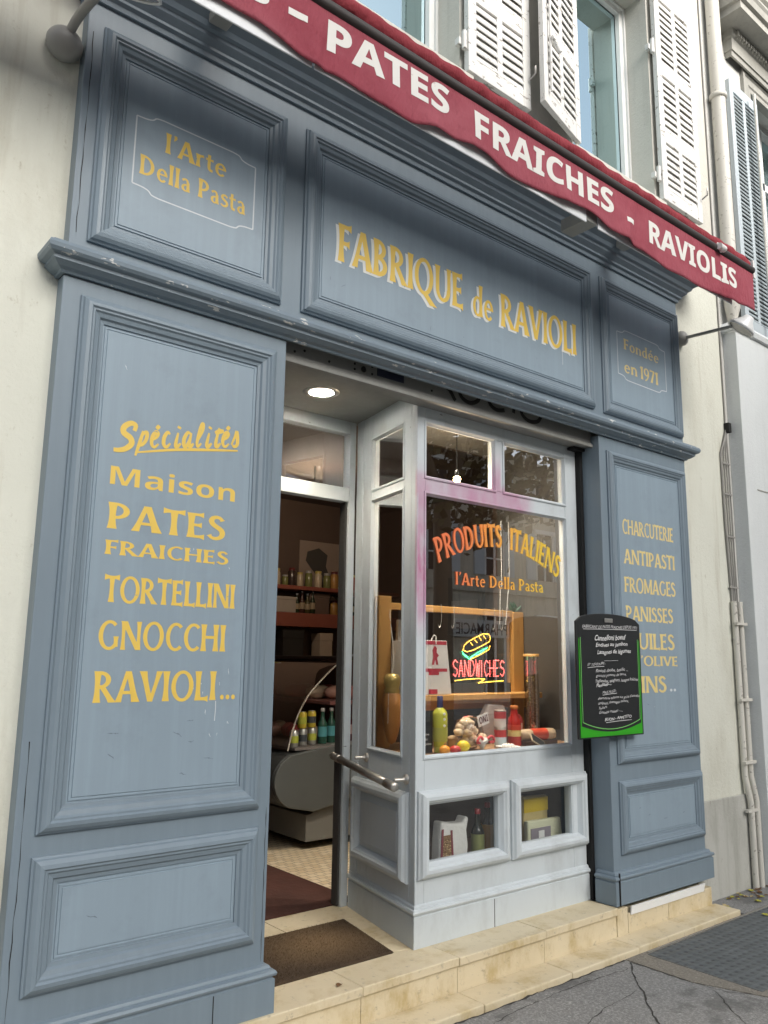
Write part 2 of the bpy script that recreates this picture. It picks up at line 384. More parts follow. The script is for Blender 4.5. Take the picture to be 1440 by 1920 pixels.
ALB = {
 'A': (.74, lambda g: g.S(.08, 0, .35, 1, .13, .6, 0).S(.65, 0, .38, 1, .18, .5, 0).H(.2, .31, .54, .11, 0, 0)),
 'B': (.62, lambda g: stem(g, .12).A(.2, .74, .3, .26, -90, 90).A(.2, .285, .36, .285, -90, 90, .17, .12).H(.12, .945, .22, .11, 0, 0).H(.12, .53, .22, .1, 0, 0).H(.12, .06, .22, .12, 0, 0)),
 'C': (.68, lambda g: g.A(.42, .5, .39, .52, 48, 312)), 'D': (.76, lambda g: stem(g, .12).A(.22, .5, .48, .5, -90, 90, .17, .11).H(.12, .945, .24, .11, 0, 0).H(.12, .055, .24, .11, 0, 0)),
 'E': (.54, lambda g: stem(g, .12).H(.12, .945, .47).H(.12, .52, .42).H(.12, .055, .5)),
 'F': (.5, lambda g: stem(g, .12).H(.12, .945, .48).H(.12, .5, .42)),
 'G': (.78, lambda g: g.A(.42, .5, .39, .52, 48, 318).S(.66, .1, .66, .46, .15, 0, .3)),
 'H': (.76, lambda g: stem(stem(g, .12), .63).H(.12, .52, .63, .11, 0, 0)), 'I': (.26, lambda g: stem(g, .13)),
 'L': (.5, lambda g: stem(g, .12).H(.12, .055, .49)),
 'M': (.9, lambda g: g.S(.1, 0, .12, 1, .13).S(.8, 0, .78, 1, .17).S(.13, 1, .45, .08, .16, 0, 0).S(.77, 1, .46, .08, .11, 0, 0)),
 'N': (.78, lambda g: stem(stem(g, .1, .12), .67, .12).S(.11, 1, .66, 0, .17, .3, 0)),
 'O': (.82, lambda g: g.A(.41, .5, .4, .53, 0, 360)), 'P': (.58, lambda g: stem(g, .12).A(.2, .69, .35, .31, -90, 90).H(.12, .945, .22, .11, 0, 0).H(.12, .435, .22, .11, 0, 0)),
 'Q': (.84, lambda g: g.A(.41, .5, .4, .53, 0, 360).S(.4, .06, .82, -.27, .17, 0, .2)),
 'R': (.68, lambda g: stem(g, .12).A(.2, .72, .34, .28, -90, 90).H(.12, .945, .22, .11, 0, 0).H(.12, .495, .22, .11, 0, 0).S(.27, .5, .62, 0, .16, 0, .4)),
 'S': (.52, lambda g: g.P(_S, _SW)), 'T': (.62, lambda g: stem(g, .31).H(.01, .945, .61, .11, 1.1, 1.1)),
 'U': (.74, lambda g: g.S(.12, .34, .12, 1, .16, 0, .55).A(.37, .36, .33, .38, 180, 360).S(.63, .34, .63, 1, .14, 0, .55)),
 'V': (.72, lambda g: g.S(.09, 1, .36, 0, .17, .5, 0).S(.65, 1, .37, 0, .13, .6, 0)),
 'a': (.5, lambda g: g.S(.38, 0, .37, .48, .15, .5, 0).P(smooth([(.08, .54), (.2, .62), (.32, .58), (.37, .44)]), .11).A(.25, .18, .21, .2, 0, 360, .13, .08)),
 'd': (.58, lambda g: g.S(.45, 0, .45, 1.04, .15).A(.28, .32, .26, .34, 0, 360, .14, .09)),
 'e': (.54, lambda g: g.A(.28, .32, .26, .35, 0, 318, .14, .1).H(.1, .36, .5, .08, 0, 0)),
 'l': (.26, lambda g: g.S(.13, 0, .13, 1.04, .16)), 'n': (.6, lambda g: g.S(.11, 0, .11, .66, .15).P(smooth([(.12, .48), (.22, .6), (.34, .62), (.45, .52), (.47, .38)]), .13).S(.47, 0, .47, .42, .15, .5, 0)),
 'o': (.58, lambda g: g.A(.29, .32, .27, .35, 0, 360, .14, .1)), 'r': (.4, lambda g: g.S(.11, 0, .11, .66, .15).P(smooth([(.12, .44), (.2, .58), (.36, .63)]), [.1]*4+[.12]*4+[.16])),
 's': (.42, lambda g: g.P([(x*.84+.01, y*.66) for x, y in _S], [q*.8 for q in _SW])),
 't': (.38, lambda g: g.P(smooth([(.17, .86), (.16, .3), (.2, .08), (.34, .05)]), .14).H(.02, .6, .36, .09, .6, .6)),
 "'": (.2, lambda g: g.P([(.11, 1.05), (.13, .93), (.06, .76)], [.13, .13, .03])),
 'é': (.54, lambda g: g.A(.28, .32, .26, .35, 0, 318, .14, .1).H(.1, .36, .5, .08, 0, 0).P([(.22, .76), (.38, .96)], [.07, .14])),
 '1': (.3, lambda g: g.S(.17, 0, .17, 1, .16).P([(.02, .84), (.14, .95)], .1)), '7': (.5, lambda g: g.H(.02, .945, .48, .11, .8, 0).S(.42, .95, .16, 0, .16, 0, .4)),
 '9': (.56, lambda g: g.A(.28, .68, .26, .32, 0, 360, .14, .1).P(smooth([(.47, .7), (.46, .45), (.34, .15), (.14, -.02)]), [.14]*6+[.1]*7)),
 '.': (.22, lambda g: g.A(.1, .09, .09, .09, 0, 360, .0899, .0899)), ' ': (.3, lambda g: g), '-': (.4, lambda g: g.H(.02, .42, .38, .13, 0, 0)),
}
def alb(text, F, gap=.05):
    """F(u in 0..1 of the advance, v in cap heights, k piece number)->xyz"""
    adv = 0; pieces = []
    for ch in text:
        wdt, fn = ALB[ch]; g = G(); fn(g)
        for vs, fs in g.p: pieces.append(([(x+adv, y) for x, y in vs], fs))
        adv += wdt+gap
    adv -= gap; m = MB()
    for k, (vs, fs) in enumerate(pieces): m.add([F(x/adv, y, k) for x, y in vs], fs)
    return m
def alb_flat(text, x0, x1, z0, z1, y, gap=.05, dz=0):
    return alb(text, lambda u, v, k: (x0+(x1-x0)*u, y-.0001*(k % 7), z0+(z1-z0)*v+dz*u), gap)
BOLD = lambda t: ''.join(chr(0x1D5D4+ord(c)-65) if 'A' <= c <= 'Z' else chr(0x1D5EE+ord(c)-97) if 'a' <= c <= 'z' else c for c in t)
def font_text(text, F, offset=0.0, shear=0.0, sub=0):
    """text as a flat mesh; F(u 0..1, v 0..1 of the bounding box)->xyz"""
    c = bpy.data.curves.new('t', 'FONT'); c.body = text; c.offset = offset; c.shear = shear; c.resolution_u = 3
    o = bpy.data.objects.new('t', c); sc.collection.objects.link(o)
    dg = bpy.context.evaluated_depsgraph_get(); me = bpy.data.meshes.new_from_object(o.evaluated_get(dg))
    bpy.data.objects.remove(o); bpy.data.curves.remove(c)
    if sub:
        bm = bmesh.new(); bm.from_mesh(me); bmesh.ops.triangulate(bm, faces=bm.faces)
        bmesh.ops.subdivide_edges(bm, edges=bm.edges, cuts=sub, use_grid_fill=True); bm.to_mesh(me); bm.free()
    xs = [v.co.x for v in me.vertices]; ys = [v.co.y for v in me.vertices]
    a, b, c0, d = min(xs), max(xs), min(ys), max(ys); m = MB()
    m.add([F((v.co.x-a)/(b-a), (v.co.y-c0)/max(1e-6, d-c0)) for v in me.vertices], [tuple(p.vertices) for p in me.polygons])
    bpy.data.meshes.remove(me); return m
def font_flat(text, x0, x1, z0, z1, y, **k):
    return font_text(text, lambda u, v: (x0+(x1-x0)*u, y, z0+(z1-z0)*v), **k)
def ribbon(pts, w, y):                     # painted line in the facade plane, pts (x,z)
    m = MB(); g = G(); g.P(pts, w); vs, fs = g.p[0]; m.add([(x, y, z) for x, z in vs], fs); return m
def join(*ms):
    o = MB()
    for m in ms: o.add(m.v, m.f)
    return o

# ------------------------------------------------------------------ ground
GZ = -.165
struct(B('sidewalk', 'asphalt', None, (-30, 60, -4.2, -.2, GZ-.3, GZ), (4.76, 60, -.2, .3, GZ-.3, GZ-.001), bevel=0))
struct(B('road', 'road', None, (-80, 120, -12.2, -4.2, -.6, GZ-.12), bevel=0))
struct(B('opposite_sidewalk', 'asphalt', None, (-80, 120, -40, -12.2, -.6, GZ), bevel=0))
struct(B('ground', 'road', None, (-200, 200, -200, 200, -1.0, -.62), bevel=0))
def crackline(pts, wd, m):
    P = []
    for i in range(len(pts)-1):
        a, b = Vector(pts[i]), Vector(pts[i+1]); n = max(2, int((b-a).length/.03))
        for j in range(n): q = a.lerp(b, j/n); P.append((q.x+random.uniform(-.006, .006), q.y+random.uniform(-.006, .006)))
    P.append(pts[-1]); g = G(); g.P(P, [wd*.62*random.uniform(.25, 1.6) for _ in P]); vs, fs = g.p[0]
    m.add([(x, y, GZ+.0015) for x, y in vs], fs)
m = MB()
for pts, wd in (([(3.57, -.235), (3.48, -.31), (3.36, -.42), (3.26, -.52), (3.14, -.63), (3.0, -.8)], .011),
                ([(3.3, -.45), (3.05, -.47), (2.85, -.52), (2.5, -.66)], .008),
                ([(3.50, -.28), (3.1, -.25), (2.7, -.27), (2.2, -.36)], .006),
                ([(3.57, -.235), (3.58, -.5), (3.6, -.7), (3.73, -.84)], .009),
                ([(3.58, -.66), (3.47, -.78), (3.3, -.98)], .009), ([(3.73, -.84), (3.9, -.98), (4.0, -1.2)], .008),
                ([(1.5, -.205), (2.2, -.203), (3.0, -.203), (3.57, -.206)], .014)):
    crackline(pts, wd, m)
struct(m.build('sidewalk_crack', 'crack'))
# ------------------------------------------------------------------ stone steps
steps = thing('stone_steps', 'two shallow cream limestone steps running along the base of the shop', 'steps', (3, -.1, GZ))
xs = [.3, 1.0, 1.56, 2.1, 2.62, 3.19, 3.765]
for a, b in zip(xs[:-1], xs[1:]):
    yf = -.045+random.uniform(-.002, .002)
    MB().box(a+.0012, b-.0012, yf, .168, -.036, random.uniform(-.0015, 0)).build('tread_slab', 'stone', steps, .005, 3)
    MB().box(a+.0012, b-.0012, -.03, .0, GZ-.05, -.037).build('riser_slab', 'stone', steps, .002)
for a, b in ((3.767, 3.86), (3.863, 4.24), (4.243, 4.70)):
    MB().box(a, b, -.033, .05, GZ-.05, -.045 if a > 3.8 else -.012).build('riser_slab', 'stone', steps, .002)
xs = [.3, 1.05, 1.62, 2.06, 2.62, 3.19, 3.72, 4.23, 4.73]
for a, b in zip(xs[:-1], xs[1:]):
    MB().box(a+.0012, b-.0012, -.19+random.uniform(-.003, .003), -.031, GZ-.06, -.14+random.uniform(-.001, .001)).build('tread_slab', 'stone', steps, .006, 3)
MB().prismz([(1.66, .662), (2.20, .662), (2.20, .87), (1.66, .87)], -.04, -.001).build('landing_slab', 'stone', steps, .002)
MB().prismz([(2.203, .662), (2.69, .662), (2.72, .87), (2.203, .87)], -.04, 0).build('landing_slab', 'stone', steps, .002)
MB().prismz([(2.435, .17), (2.56, .17), (2.69, .66), (2.53, .66)], -.04, -.001).build('landing_slab', 'stone', steps, .002)
MB().box(1.5, 3.8, .17, .9, -.3, -.042).build('bed_slab', 'concrete', steps)
dm = MB().prismz([(1.70, .172), (2.432, .172), (2.527, .658), (1.70, .658)], -.041, .004).build('doormat', 'mat', None, .003)
tb_ = MB(); rnd_ = random.Random(3)
for _ in range(9000):
    y = rnd_.uniform(.176, .652); xr = 2.432+(y-.172)/.486*.095-.006; x = rnd_.uniform(1.72, xr); a = rnd_.uniform(0, 6.28); h = rnd_.uniform(.004, .010); l = rnd_.uniform(.003, .008)
    ca, sa = math.cos(a), math.sin(a); tb_.add([(x-.0012*sa, y+.0012*ca, .003), (x+.0012*sa, y-.0012*ca, .003), (x+l*ca, y+l*sa, .003+h)], [(0, 1, 2)])
tb_.build('coir_pile', 'mat', dm)
tag(dm, 'worn brown coir doormat set into the stone landing before the open door', 'doormat')

# ------------------------------------------------------------------ building (this house)
bld = thing('apartment_building', 'old cream rendered apartment building with white shutters above the shop', 'building', (2, .3, GZ))
WY = .06
W2 = (3.73, 4.63); W1 = (1.84, 2.745); WZ = (4.35, 6.0); TOP = 9.5; XR = 5.385
m = MB()

B('lower_wall', 'wall', bld, (-8, 1.70, WY, .5, GZ-.3, 3.9), bevel=0); B('lower_wall', 'wall', bld, (3.885, XR, WY, .5, GZ-.3, 3.9), bevel=0); B('lintel_wall', 'wall', bld, (1.70, 3.885, WY+.02, .5, 2.60, 3.9), bevel=0)
m = MB()
m.box(-8, W1[0], WY, .5, 3.9, TOP); m.box(W1[1], W2[0], WY, .5, 3.9, TOP); m.box(W2[1], XR, WY, .5, 3.9, TOP)
for a, b in (W1, W2):
    m.box(a, b, WY, .5, 3.9, WZ[0]); m.box(a, b, WY, .5, WZ[1], TOP)
m.build('upper_wall', 'wall_up', bld)
MB().prism([(4.70, GZ-.3), (XR, GZ-.3), (XR, .41), (4.70, .41)], .045, WY).build('base_band', 'wall_base', bld, .006)
MB().prism([(-8, GZ-.3), (.66, GZ-.3), (.66, .41), (-8, .41)], .045, WY).build('base_band', 'wall_base', bld, .006)
B('house_back', 'wall_up', bld, (-8, XR, 6.2, 6.4, -.3, TOP), (-8, -7.8, .5, 6.2, -.3, TOP), (-8, XR, .5, 6.2, TOP-.2, TOP), (-8, XR, .5, 6.2, 3.9, 4.0), bevel=0)
def upper_window(a, b):
    f = MB(); y = .28; z0, z1 = WZ
    f.frame(a, b, z0, z1, [(0, 0), (0, .05), (.018, .05), (.018, .035), (.05, .03), (.055, 0)], lambda u, z, o: (u, y-o, z))
    fo = f.build('window', 'pvc', bld)
    mid = (a+b)/2
    MB().box(a+.05, b-.05, y+.004, y+.008, z0+.05, z1-.05).build('pane', 'sky_glass', fo)
    g = MB(); g.box(b-.16, b-.05, y+.03, y+.034, z0+.05, z1-.05); g.box(a+.05, b-.16, y+.03, y+.034, z1-.3, z1-.05)
    g.build('blind', 'green_blind', fo)  # painted reflection of the reveal as green strips, no real blind
    MB().box(a, b, .5, .52, z0, z1).build('backdrop', 'shopdark', fo)
upper_window(*W1); upper_window(*W2)
def shutter_leaf(hx, ang, sgn, parent, z0=4.37, z1=6.07, wd=.51, y=.035, mat='shutter', rails=(4.87, 5.40), matS=None, pitch=.052):
    """leaf hinged at hx, opening toward sgn*x, lifted off the wall by ang"""
    ca, sa = math.cos(ang)*sgn, -math.sin(ang)
    F = lambda u, d, z: (hx+u*ca - d*sa*sgn*0 + 0, y+u*sa-d, z)
    m = MB(); m.F = F; st = .062
    m.box(0, st, 0, .035, z0, z1); m.box(wd-st, wd, 0, .035, z0, z1)
    zs = [z0, *rails, z1]
    for i, z in enumerate(zs):
        a = z if i == 0 else z-.09 if i == len(zs)-1 else z-.045
        m.box(st, wd-st, .002, .033, a, a+.09)
    mid = wd/2; m.box(mid-.022, mid+.022, .003, .032, z0+.09, z1-.09)
    o = m.build('shutter', mat, parent, .003)
    s = MB(); s.F = F
    for i in range(len(zs)-1):
        lo = zs[i]+(.09 if i == 0 else .045); hi = zs[i+1]-(.09 if i == len(zs)-2 else .045)
        n = max(1, int((hi-lo)/pitch))
        for j in range(n):
            zc = lo+(j+.5)*(hi-lo)/n
            for a, b in ((st, mid-.022), (mid+.022, wd-st)):
                t = random.uniform(-.003, .003); q = pitch*.56
                s.add([(a, .031, zc-q+t), (b, .031, zc-q+t), (b, .012, zc+q+t), (a, .012, zc+q+t), (a, .034, zc-q+.006+t), (b, .034, zc-q+.006+t), (b, .016, zc+q+.006+t), (a, .016, zc+q+.006+t)],
                      [(0, 1, 2, 3), (4, 7, 6, 5), (0, 4, 5, 1), (2, 6, 7, 3), (0, 3, 7, 4), (1, 5, 6, 2)])
    s.build('slat_set', matS or mat, o)
    return o
sh = shutter_leaf(W1[1]+.01, 0, 1, bld); MB().tube([(3.245, -.01, 4.55), (3.25, -.05, 4.57), (3.25, -.05, 4.62)], .006).build('hook', 'steel', sh)
sh = shutter_leaf(W2[0], R(13), -1, bld, wd=.49)
MB().tube([(3.31, -.115, 4.45), (3.31, -.115, 5.9)], .008).tube([(3.31, -.13, 4.80), (3.35, -.15, 4.70)], .012).build('bolt', 'shutter', sh)
sh = shutter_leaf(W2[1]+.015, 0, 1, bld); MB().tube([(5.135, -.01, 4.55), (5.14, -.05, 4.57), (5.14, -.05, 4.62)], .006).build('hook', 'steel', sh)
for x in (W1[1]-.004, W2[1]-.004):
    for z in (4.55, 5.55):
        m = MB(); m.tube([(x, .02, z-.05), (x, .02, z+.06)], .014); m.box(x-.03, x, .03, .062, z-.02, z+.02); m.build('hinge', 'shutter', bld)
for q in (W1, W2): MB().box(q[0]-.05, q[1]+.05, 0, .1, 4.28, 4.35).build('window_sill', 'wall_up', bld, .006)
# downpipe and cables
dp = thing('downpipe', 'flaking cream rainwater pipe down the seam between the two houses', 'pipe', (5.49, .0, 3.6))
MB().tube([(5.49, -.005, 9.4), (5.49, -.005, 3.86)], .052, 16).build('pipe', 'pipe', dp)
MB().tube([(5.49, -.005, 3.9), (5.49, -.005, 3.82), (5.48, .0, 3.66)], [.06, .055, .02], 14).build('pipe_end', 'pipe', dp)
for z in (4.2, 5.56, 7.0): MB().lathe([(.056, z-.02), (.066, z-.015), (.066, z+.015), (.056, z+.02)], (5.49, -.005, 0), 18).build('pipe_collar', 'pipe', dp)
cb = thing('cable_bundle', 'bundle of thin grey cables clipped down the pale wall right of the shop', 'cables', (5.37, .05, 1.5))
for k, (dx, x2) in enumerate(((-.075, .02), (-.04, .0), (-.01, -.01), (.02, .01))):
    pts = [(5.385+.01*k*.2, .052, 9), (5.385, .052, 3.0), (5.38, .05, 2.88+.02*k), (5.365+dx, .048, 2.7), (5.365+dx, .048, 2.2), (5.375+dx*.6, .048, 1.4), (5.375+dx*.5, .048, .9)]
    MB().tube(pts if k in (1,) else pts[2:], .0055 if k else .008, 6).build('cable', 'cable', cb)
for z in (2.62, 2.4, 2.1, 1.75, 1.4): MB().box(5.285, 5.395, .04, .05, z, z+.012).build('cable_clip', 'cable', cb)
MB().box(5.37, 5.41, .02, .058, 2.86, 2.93).build('junction_box', 'dark', cb, .004)
cp = thing('conduit_pair', 'two flaking white conduits at the foot of the seam right of the shop', 'pipes', (5.34, .03, GZ))
for dx in (0, .075):
    pts = [(5.31+dx, .035, 1.66), (5.31+dx, .035, .52), (5.32+dx, .022, .42), (5.335+dx, .02, .36), (5.335+dx, .02, GZ-.02)]
    MB().tube(pts, .020, 12).build('conduit', 'pipe', cp)
for z in (1.5, 1.0, .6, .3): MB().box(5.275, 5.42, .005, .03, z, z+.018).build('strap', 'pipe', cp)

# ------------------------------------------------------------------ neighbouring building
nb = thing('neighbour_building', 'pale stone house on the right with grey-blue shutters and carved lintel', 'building', (8, .3, GZ))
NX = 5.39; NWX = (6.17, 7.3)
m = MB(); m.box(NX, NWX[0], WY, .5, GZ-.3, 9.5); m.box(NWX[0], NWX[1], WY, .5, GZ-.3, 3.78); m.box(NWX[0], NWX[1], WY, .5, 6.05, 9.5); m.box(NWX[1], 16, WY, .5, GZ-.3, 9.5)
m.build('wall', 'nwall', nb); B('back_wall', 'nwall', nb, (NX, 16, 6, 6.3, -.3, 9.5), bevel=0)
for z in (3.95, 4.5, 5.05, 5.6, 6.15, 6.7): MB().box(5.55, NWX[0]-.5, WY-.0015, WY+.001, z, z+.012).build('stone_joint', 'nlint', nb)
MB().box(5.44, 16, -.042, WY, GZ-.3, 3.62).build('ground_floor_cladding', 'nclad', nb, .004)
m = MB(); m.sweep([(5.44, .06), (5.44, -.042), (16, -.042)], [(0, 3.62), (.02, 3.625), (.03, 3.66), (.0, 3.70)]); m.build('string_course', 'nclad', nb)
MB().box(5.44+.16, 16, -.046, -.041, 2.46, 2.467).build('cladding_joint', 'nlint', nb)
# lintel hood over the window
m = MB(); m.sweep([(5.80, .06), (5.80, .02), (7.7, .02), (7.7, .06)], [(0, 6.10), (.015, 6.10), (.02, 6.14), (.03, 6.14), (.035, 6.24), (.05, 6.25), (.06, 6.30), (.2, 6.31), (.2, 6.37), (.225, 6.38), (.235, 6.43), (.25, 6.45), (.25, 6.47), (0, 6.52)])
m.build('lintel_hood', 'nlint', nb)
m = MB()
x = 5.80
while x < 7.7: m.box(x, x+.022, -.055, -.015, 6.25, 6.295); x += .042
m.build('dentil_band', 'nlint', nb)
m = MB(); m.frame(6.02, 7.45, 3.72, 6.12, [(0, 0), (0, .03), (.03, .03), (.04, .02), (.1, .02), (.11, .01), (.15, .01), (.15, -.05)], lambda u, z, o: (u, .06-o, z)); m.build('window_surround', 'nlint', nb)
m = MB(); m.sweep([(5.44, .06), (5.44, .055), (16, .055)], [(0, 6.95), (.02, 6.95), (.03, 7.0), (.06, 7.02), (.06, 7.1), (.1, 7.14), (.13, 7.2), (.13, 7.3), (0, 7.36)]); m.build('cornice_band', 'nlint', nb)
shutter_leaf(6.15, R(1), -1, nb, z0=3.72, z1=5.82, wd=.48, y=.03, mat='nshutter', rails=(), matS='nslat', pitch=.034)
f = MB(); f.frame(NWX[0], NWX[1], 3.78, 6.05, [(0, 0), (0, .06), (.06, .06), (.07, 0)], lambda u, z, o: (u, .3-o, z)); f.box(6.7, 6.76, .25, .3, 3.8, 6.0); f.box(6.23, 6.7, .255, .3, 4.3, 4.34); f.box(6.23, 6.7, .255, .3, 4.9, 4.94); f.box(6.23, 7.25, .25, .3, 5.4, 5.47)
fo = f.build('window', 'pvc', nb); MB().box(6.2, 7.28, .302, .306, 3.8, 6.03).build('pane', 'sky_glass', fo); MB().box(6.2, 7.28, .5, .52, 3.8, 6.03).build('backdrop', 'shopdark', fo)
MB().tube([(5.985, -.06, 3.5), (5.985, -.06, 5.8)], .012).build('shutter_bar', 'pipe', nb)

# ------------------------------------------------------------------ shopfront
sf = thing('shopfront', 'blue-grey panelled wooden shopfront with gold painted lettering', 'shopfront', (2.74, .03, 0))
FP = lambda u, z, o: (u, -o, z)
MOULD = [(0, 0), (0, .010), (.006, .014), (.010, .022), (.022, .030), (.034, .032), (.040, .026), (.046, .026), (.052, .020), (.066, .016), (.072, .008), (.084, .006), (.084, 0)]
MOULD_T = [(a*.85, d*.9) for a, d in MOULD]
def panel(parent, x0, x1, z0, z1, prof=MOULD):
    """raised bolection moulding plus a slightly raised field with a fine bead line"""
    m = MB(); m.frame(x0, x1, z0, z1, prof, FP); mo = m.build('panel_moulding', 'blue', parent)
    i = prof[-1][0]
    f = MB(); f.frame(x0+i, x1-i, z0+i, z1-i, [(0, .0005), (.006, .0005), (.008, .005), (.013, .005), (.0145, .0025), (.017, .0025), (.0185, .006), (.02, .006)], FP)
    a = i+.02; f.add([FP(x0+a, z0+a, .006), FP(x1-a, z0+a, .006), FP(x1-a, z1-a, .006), FP(x0+a, z1-a, .006)], [(0, 1, 2, 3)])
    return f.build('panel_field', 'blue_panel', parent)
TY = -.0064
PLZ = .155
pl = MB().box(.772, 1.675, 0, WY+.02, 0, 2.535).box(.772, 1.70, WY+.02, .82, 0, 2.56).build('pilaster', 'blue', sf, .004)
panel(pl, .835, 1.625, .70, 2.475); panel(pl, .83, 1.625, .24, .635)
pr_ = MB().box(3.80, 4.717, 0, .19, 0, 2.535).build('pilaster', 'blue', sf, .004)
panel(pr_, 3.862, 4.69, .70, 2.455, MOULD_T); panel(pr_, 3.866, 4.70, .235, .61, MOULD_T)
fa = MB().box(.778, 4.714, 0, WY+.02, 2.62, 3.75).build('fascia', 'blue', sf, .003)
panel(fa, .838, 1.635, 2.68, 3.535); panel(fa, 1.735, 3.76, 2.68, 3.535); panel(fa, 3.852, 4.70, 2.68, 3.535, MOULD_T)
m = MB(); m.sweep([(.772, .06), (.772, 0), (4.717, 0), (4.717, .06)], [(0, 2.536), (.012, 2.536), (.016, 2.544), (.030, 2.550), (.046, 2.562), (.050, 2.564), (.050, 2.576), (.066, 2.582), (.074, 2.592), (.076, 2.606), (.070, 2.618), (.058, 2.622), (.056, 2.628), (.03, 2.640), (0, 2.648)])
co = m.build('cornice', 'blue_worn', sf)
m = MB(); m.sweep([(.778, .06), (.778, 0), (4.714, 0), (4.714, .06)], [(0, 3.625), (.012, 3.625), (.016, 3.645), (.03, 3.652), (.03, 3.664), (.055, 3.685), (.06, 3.70), (.075, 3.705), (.085, 3.725), (.12, 3.745), (.12, 3.762), (.16, 3.785), (.2, 3.80), (.2, 3.83), (.25, 3.85), (.27, 3.875), (.27, 3.89), (0, 3.92)])
m.build('crown_cornice', 'blue', sf)
PLINTH = [(0, .0), (.030, .0), (.030, .112), (.024, .116), (.024, .122), (.033, .124), (.036, .132), (.032, .140), (.018, .143), (.018, .148), (.014, .156), (0, .160)]
m = MB(); m.sweep([(.772, .06), (.772, 0), (1.675, 0), (1.675, .12)], PLINTH); m.build('plinth', 'blue', sf)
m = MB(); m.sweep([(3.80, .10), (3.80, 0), (4.717, 0), (4.717, .06)], PLINTH); m.build('plinth', 'blue', sf)
MB().box(1.46, 1.463, -.0315, -.029, 0, .11).build('plinth_joint', 'dark', sf); MB().box(3.797, 3.802, -.037, -.029, .0, .16).build('plinth_joint', 'dark', sf)
MB().prism([(3.885, -.012), (4.62, -.012), (4.60, -.052), (3.878, -.052)], -.042, -.0345).build('kick_strip', 'white', sf)
# roller shutter housing, porch soffit, guide rail
rb = MB().box(1.68, 3.80, .055, .15, 2.475, 2.615).box(1.68, 3.80, .04, .06, 2.468, 2.486).box(1.68, 3.80, .048, .06, 2.487, 2.495).build('shutter_housing', 'beam', sf, .003)
m = MB()
for pts in ([(2.62, 2.575), (2.66, 2.56), (2.69, 2.525), (2.70, 2.515)], [(2.72, 2.60), (2.74, 2.545), (2.80, 2.525), (2.86, 2.55), (2.88, 2.60)], [(2.93, 2.60), (2.95, 2.55), (3.0, 2.53), (3.06, 2.54)], [(3.1, 2.6), (3.13, 2.57), (3.13, 2.54)], [(3.18, 2.60), (3.2, 2.545), (3.26, 2.52), (3.33, 2.535), (3.36, 2.58)]):
    q = ribbon(smooth(pts), .022, .0535); m.add(q.v, q.f)
m.build('graffiti', col('graffiti_black', (.03, .028, .025)), rb)
MB().box(2.20, 2.36, .052, .056, 2.525, 2.567).build('sticker', col('dark_blue_sticker', (.03, .035, .06)), rb)
m = MB()
for x, z in ((1.75, 2.525), (1.80, 2.54), (1.93, 2.525), (2.07, 2.525), (2.07, 2.55), (2.17, 2.525), (2.17, 2.56), (2.54, 2.53)): MB().lathe([(.006, 0), (.004, .004)], (x, .0545, z), 8, (0, -1, 0)).build('rivet', 'dark', rb)
m.lathe([(.014, 0), (.014, .004), (.004, .004), (.003, .001)], (2.12, .0545, 2.535), 12, (0, -1, 0)); m.build('keyhole', 'dark', rb)
MB().box(1.68, 3.86, .15, .86, 2.56, 2.60).build('porch_soffit', 'beam', sf)
MB().box(3.775, 3.80, .12, .19, 0, 2.475).build('guide_rail', 'dark', sf)
MB().box(3.70, 3.80, .10, .16, 2.455, 2.47).build('rail_stop', 'dark', sf)
# lettering on the panels
def letters(par, mat, *ms):
    for q in ms: q.build('lettering', mat, par)
script = {  # brush script strokes in cap heights
 'S': [[(.62, .80), (.60, .95), (.42, 1.0), (.22, .88), (.2, .68), (.42, .52), (.5, .34), (.40, .14), (.2, .05), (.04, .06)]],
}
sp = []
def brush(x, pts, wds, sx=.075, z0=1.948, h=.1, x0=.985):
    P = smooth(pts, 5); n = len(P); g = G()
    ws = [wds[0]+(wds[1]-wds[0])*math.sin(math.pi*i/(n-1)) for i in range(n)]
    g.P([(x0+(x+a)*sx, z0+b*h+(x+a)*.0138-.004) for a, b in P], [1.15*q for q in ws]); vs, fs = g.p[0]
    mm = MB(); mm.add([(a, TY-.00012*(len(sp) % 7)-.000012*i, b) for i, (a, b) in enumerate(vs)], fs); sp.append(mm)
T0, T1 = .006, .013
brush(0, [(.95, .72), (1.0, .92), (.75, 1.0), (.45, .86), (.45, .66), (.78, .46), (.85, .25), (.6, .08), (.3, .03), (.02, .05)], (.012, .019))
brush(1.05, [(.33, .72), (.2, .3), (.02, -.18)], (T0, .012)); brush(1.05, [(.15, .3), (.35, .62), (.52, .66), (.5, .4), (.3, .2), (.2, .24)], (T0, .012))
def e_(x):
    brush(x, [(.08, .38), (.3, .48), (.38, .62), (.26, .68), (.1, .5), (.08, .25), (.22, .12), (.42, .24)], (T0, T1))
e_(1.75); brush(1.75, [(.28, .8), (.42, .92)], (.01, .013))
brush(2.35, [(.38, .6), (.26, .68), (.1, .5), (.08, .25), (.22, .12), (.42, .26)], (T0, T1))
def i_(x, dot=True):
    brush(x, [(.2, .66), (.1, .25), (.16, .12), (.36, .26)], (T0, T1))
    if dot: brush(x, [(.22, .82), (.27, .9)], (.011, .013))
i_(2.95)
def a_(x):
    brush(x, [(.42, .6), (.26, .68), (.08, .45), (.08, .2), (.2, .13), (.4, .5)], (T0, T1)); brush(x, [(.44, .66), (.36, .25), (.42, .12), (.58, .26)], (T0, T1))
a_(3.4)
brush(4.05, [(.1, .3), (.4, .75), (.4, 1.02), (.28, .9), (.12, .35), (.16, .13), (.34, .26)], (T0, .011))
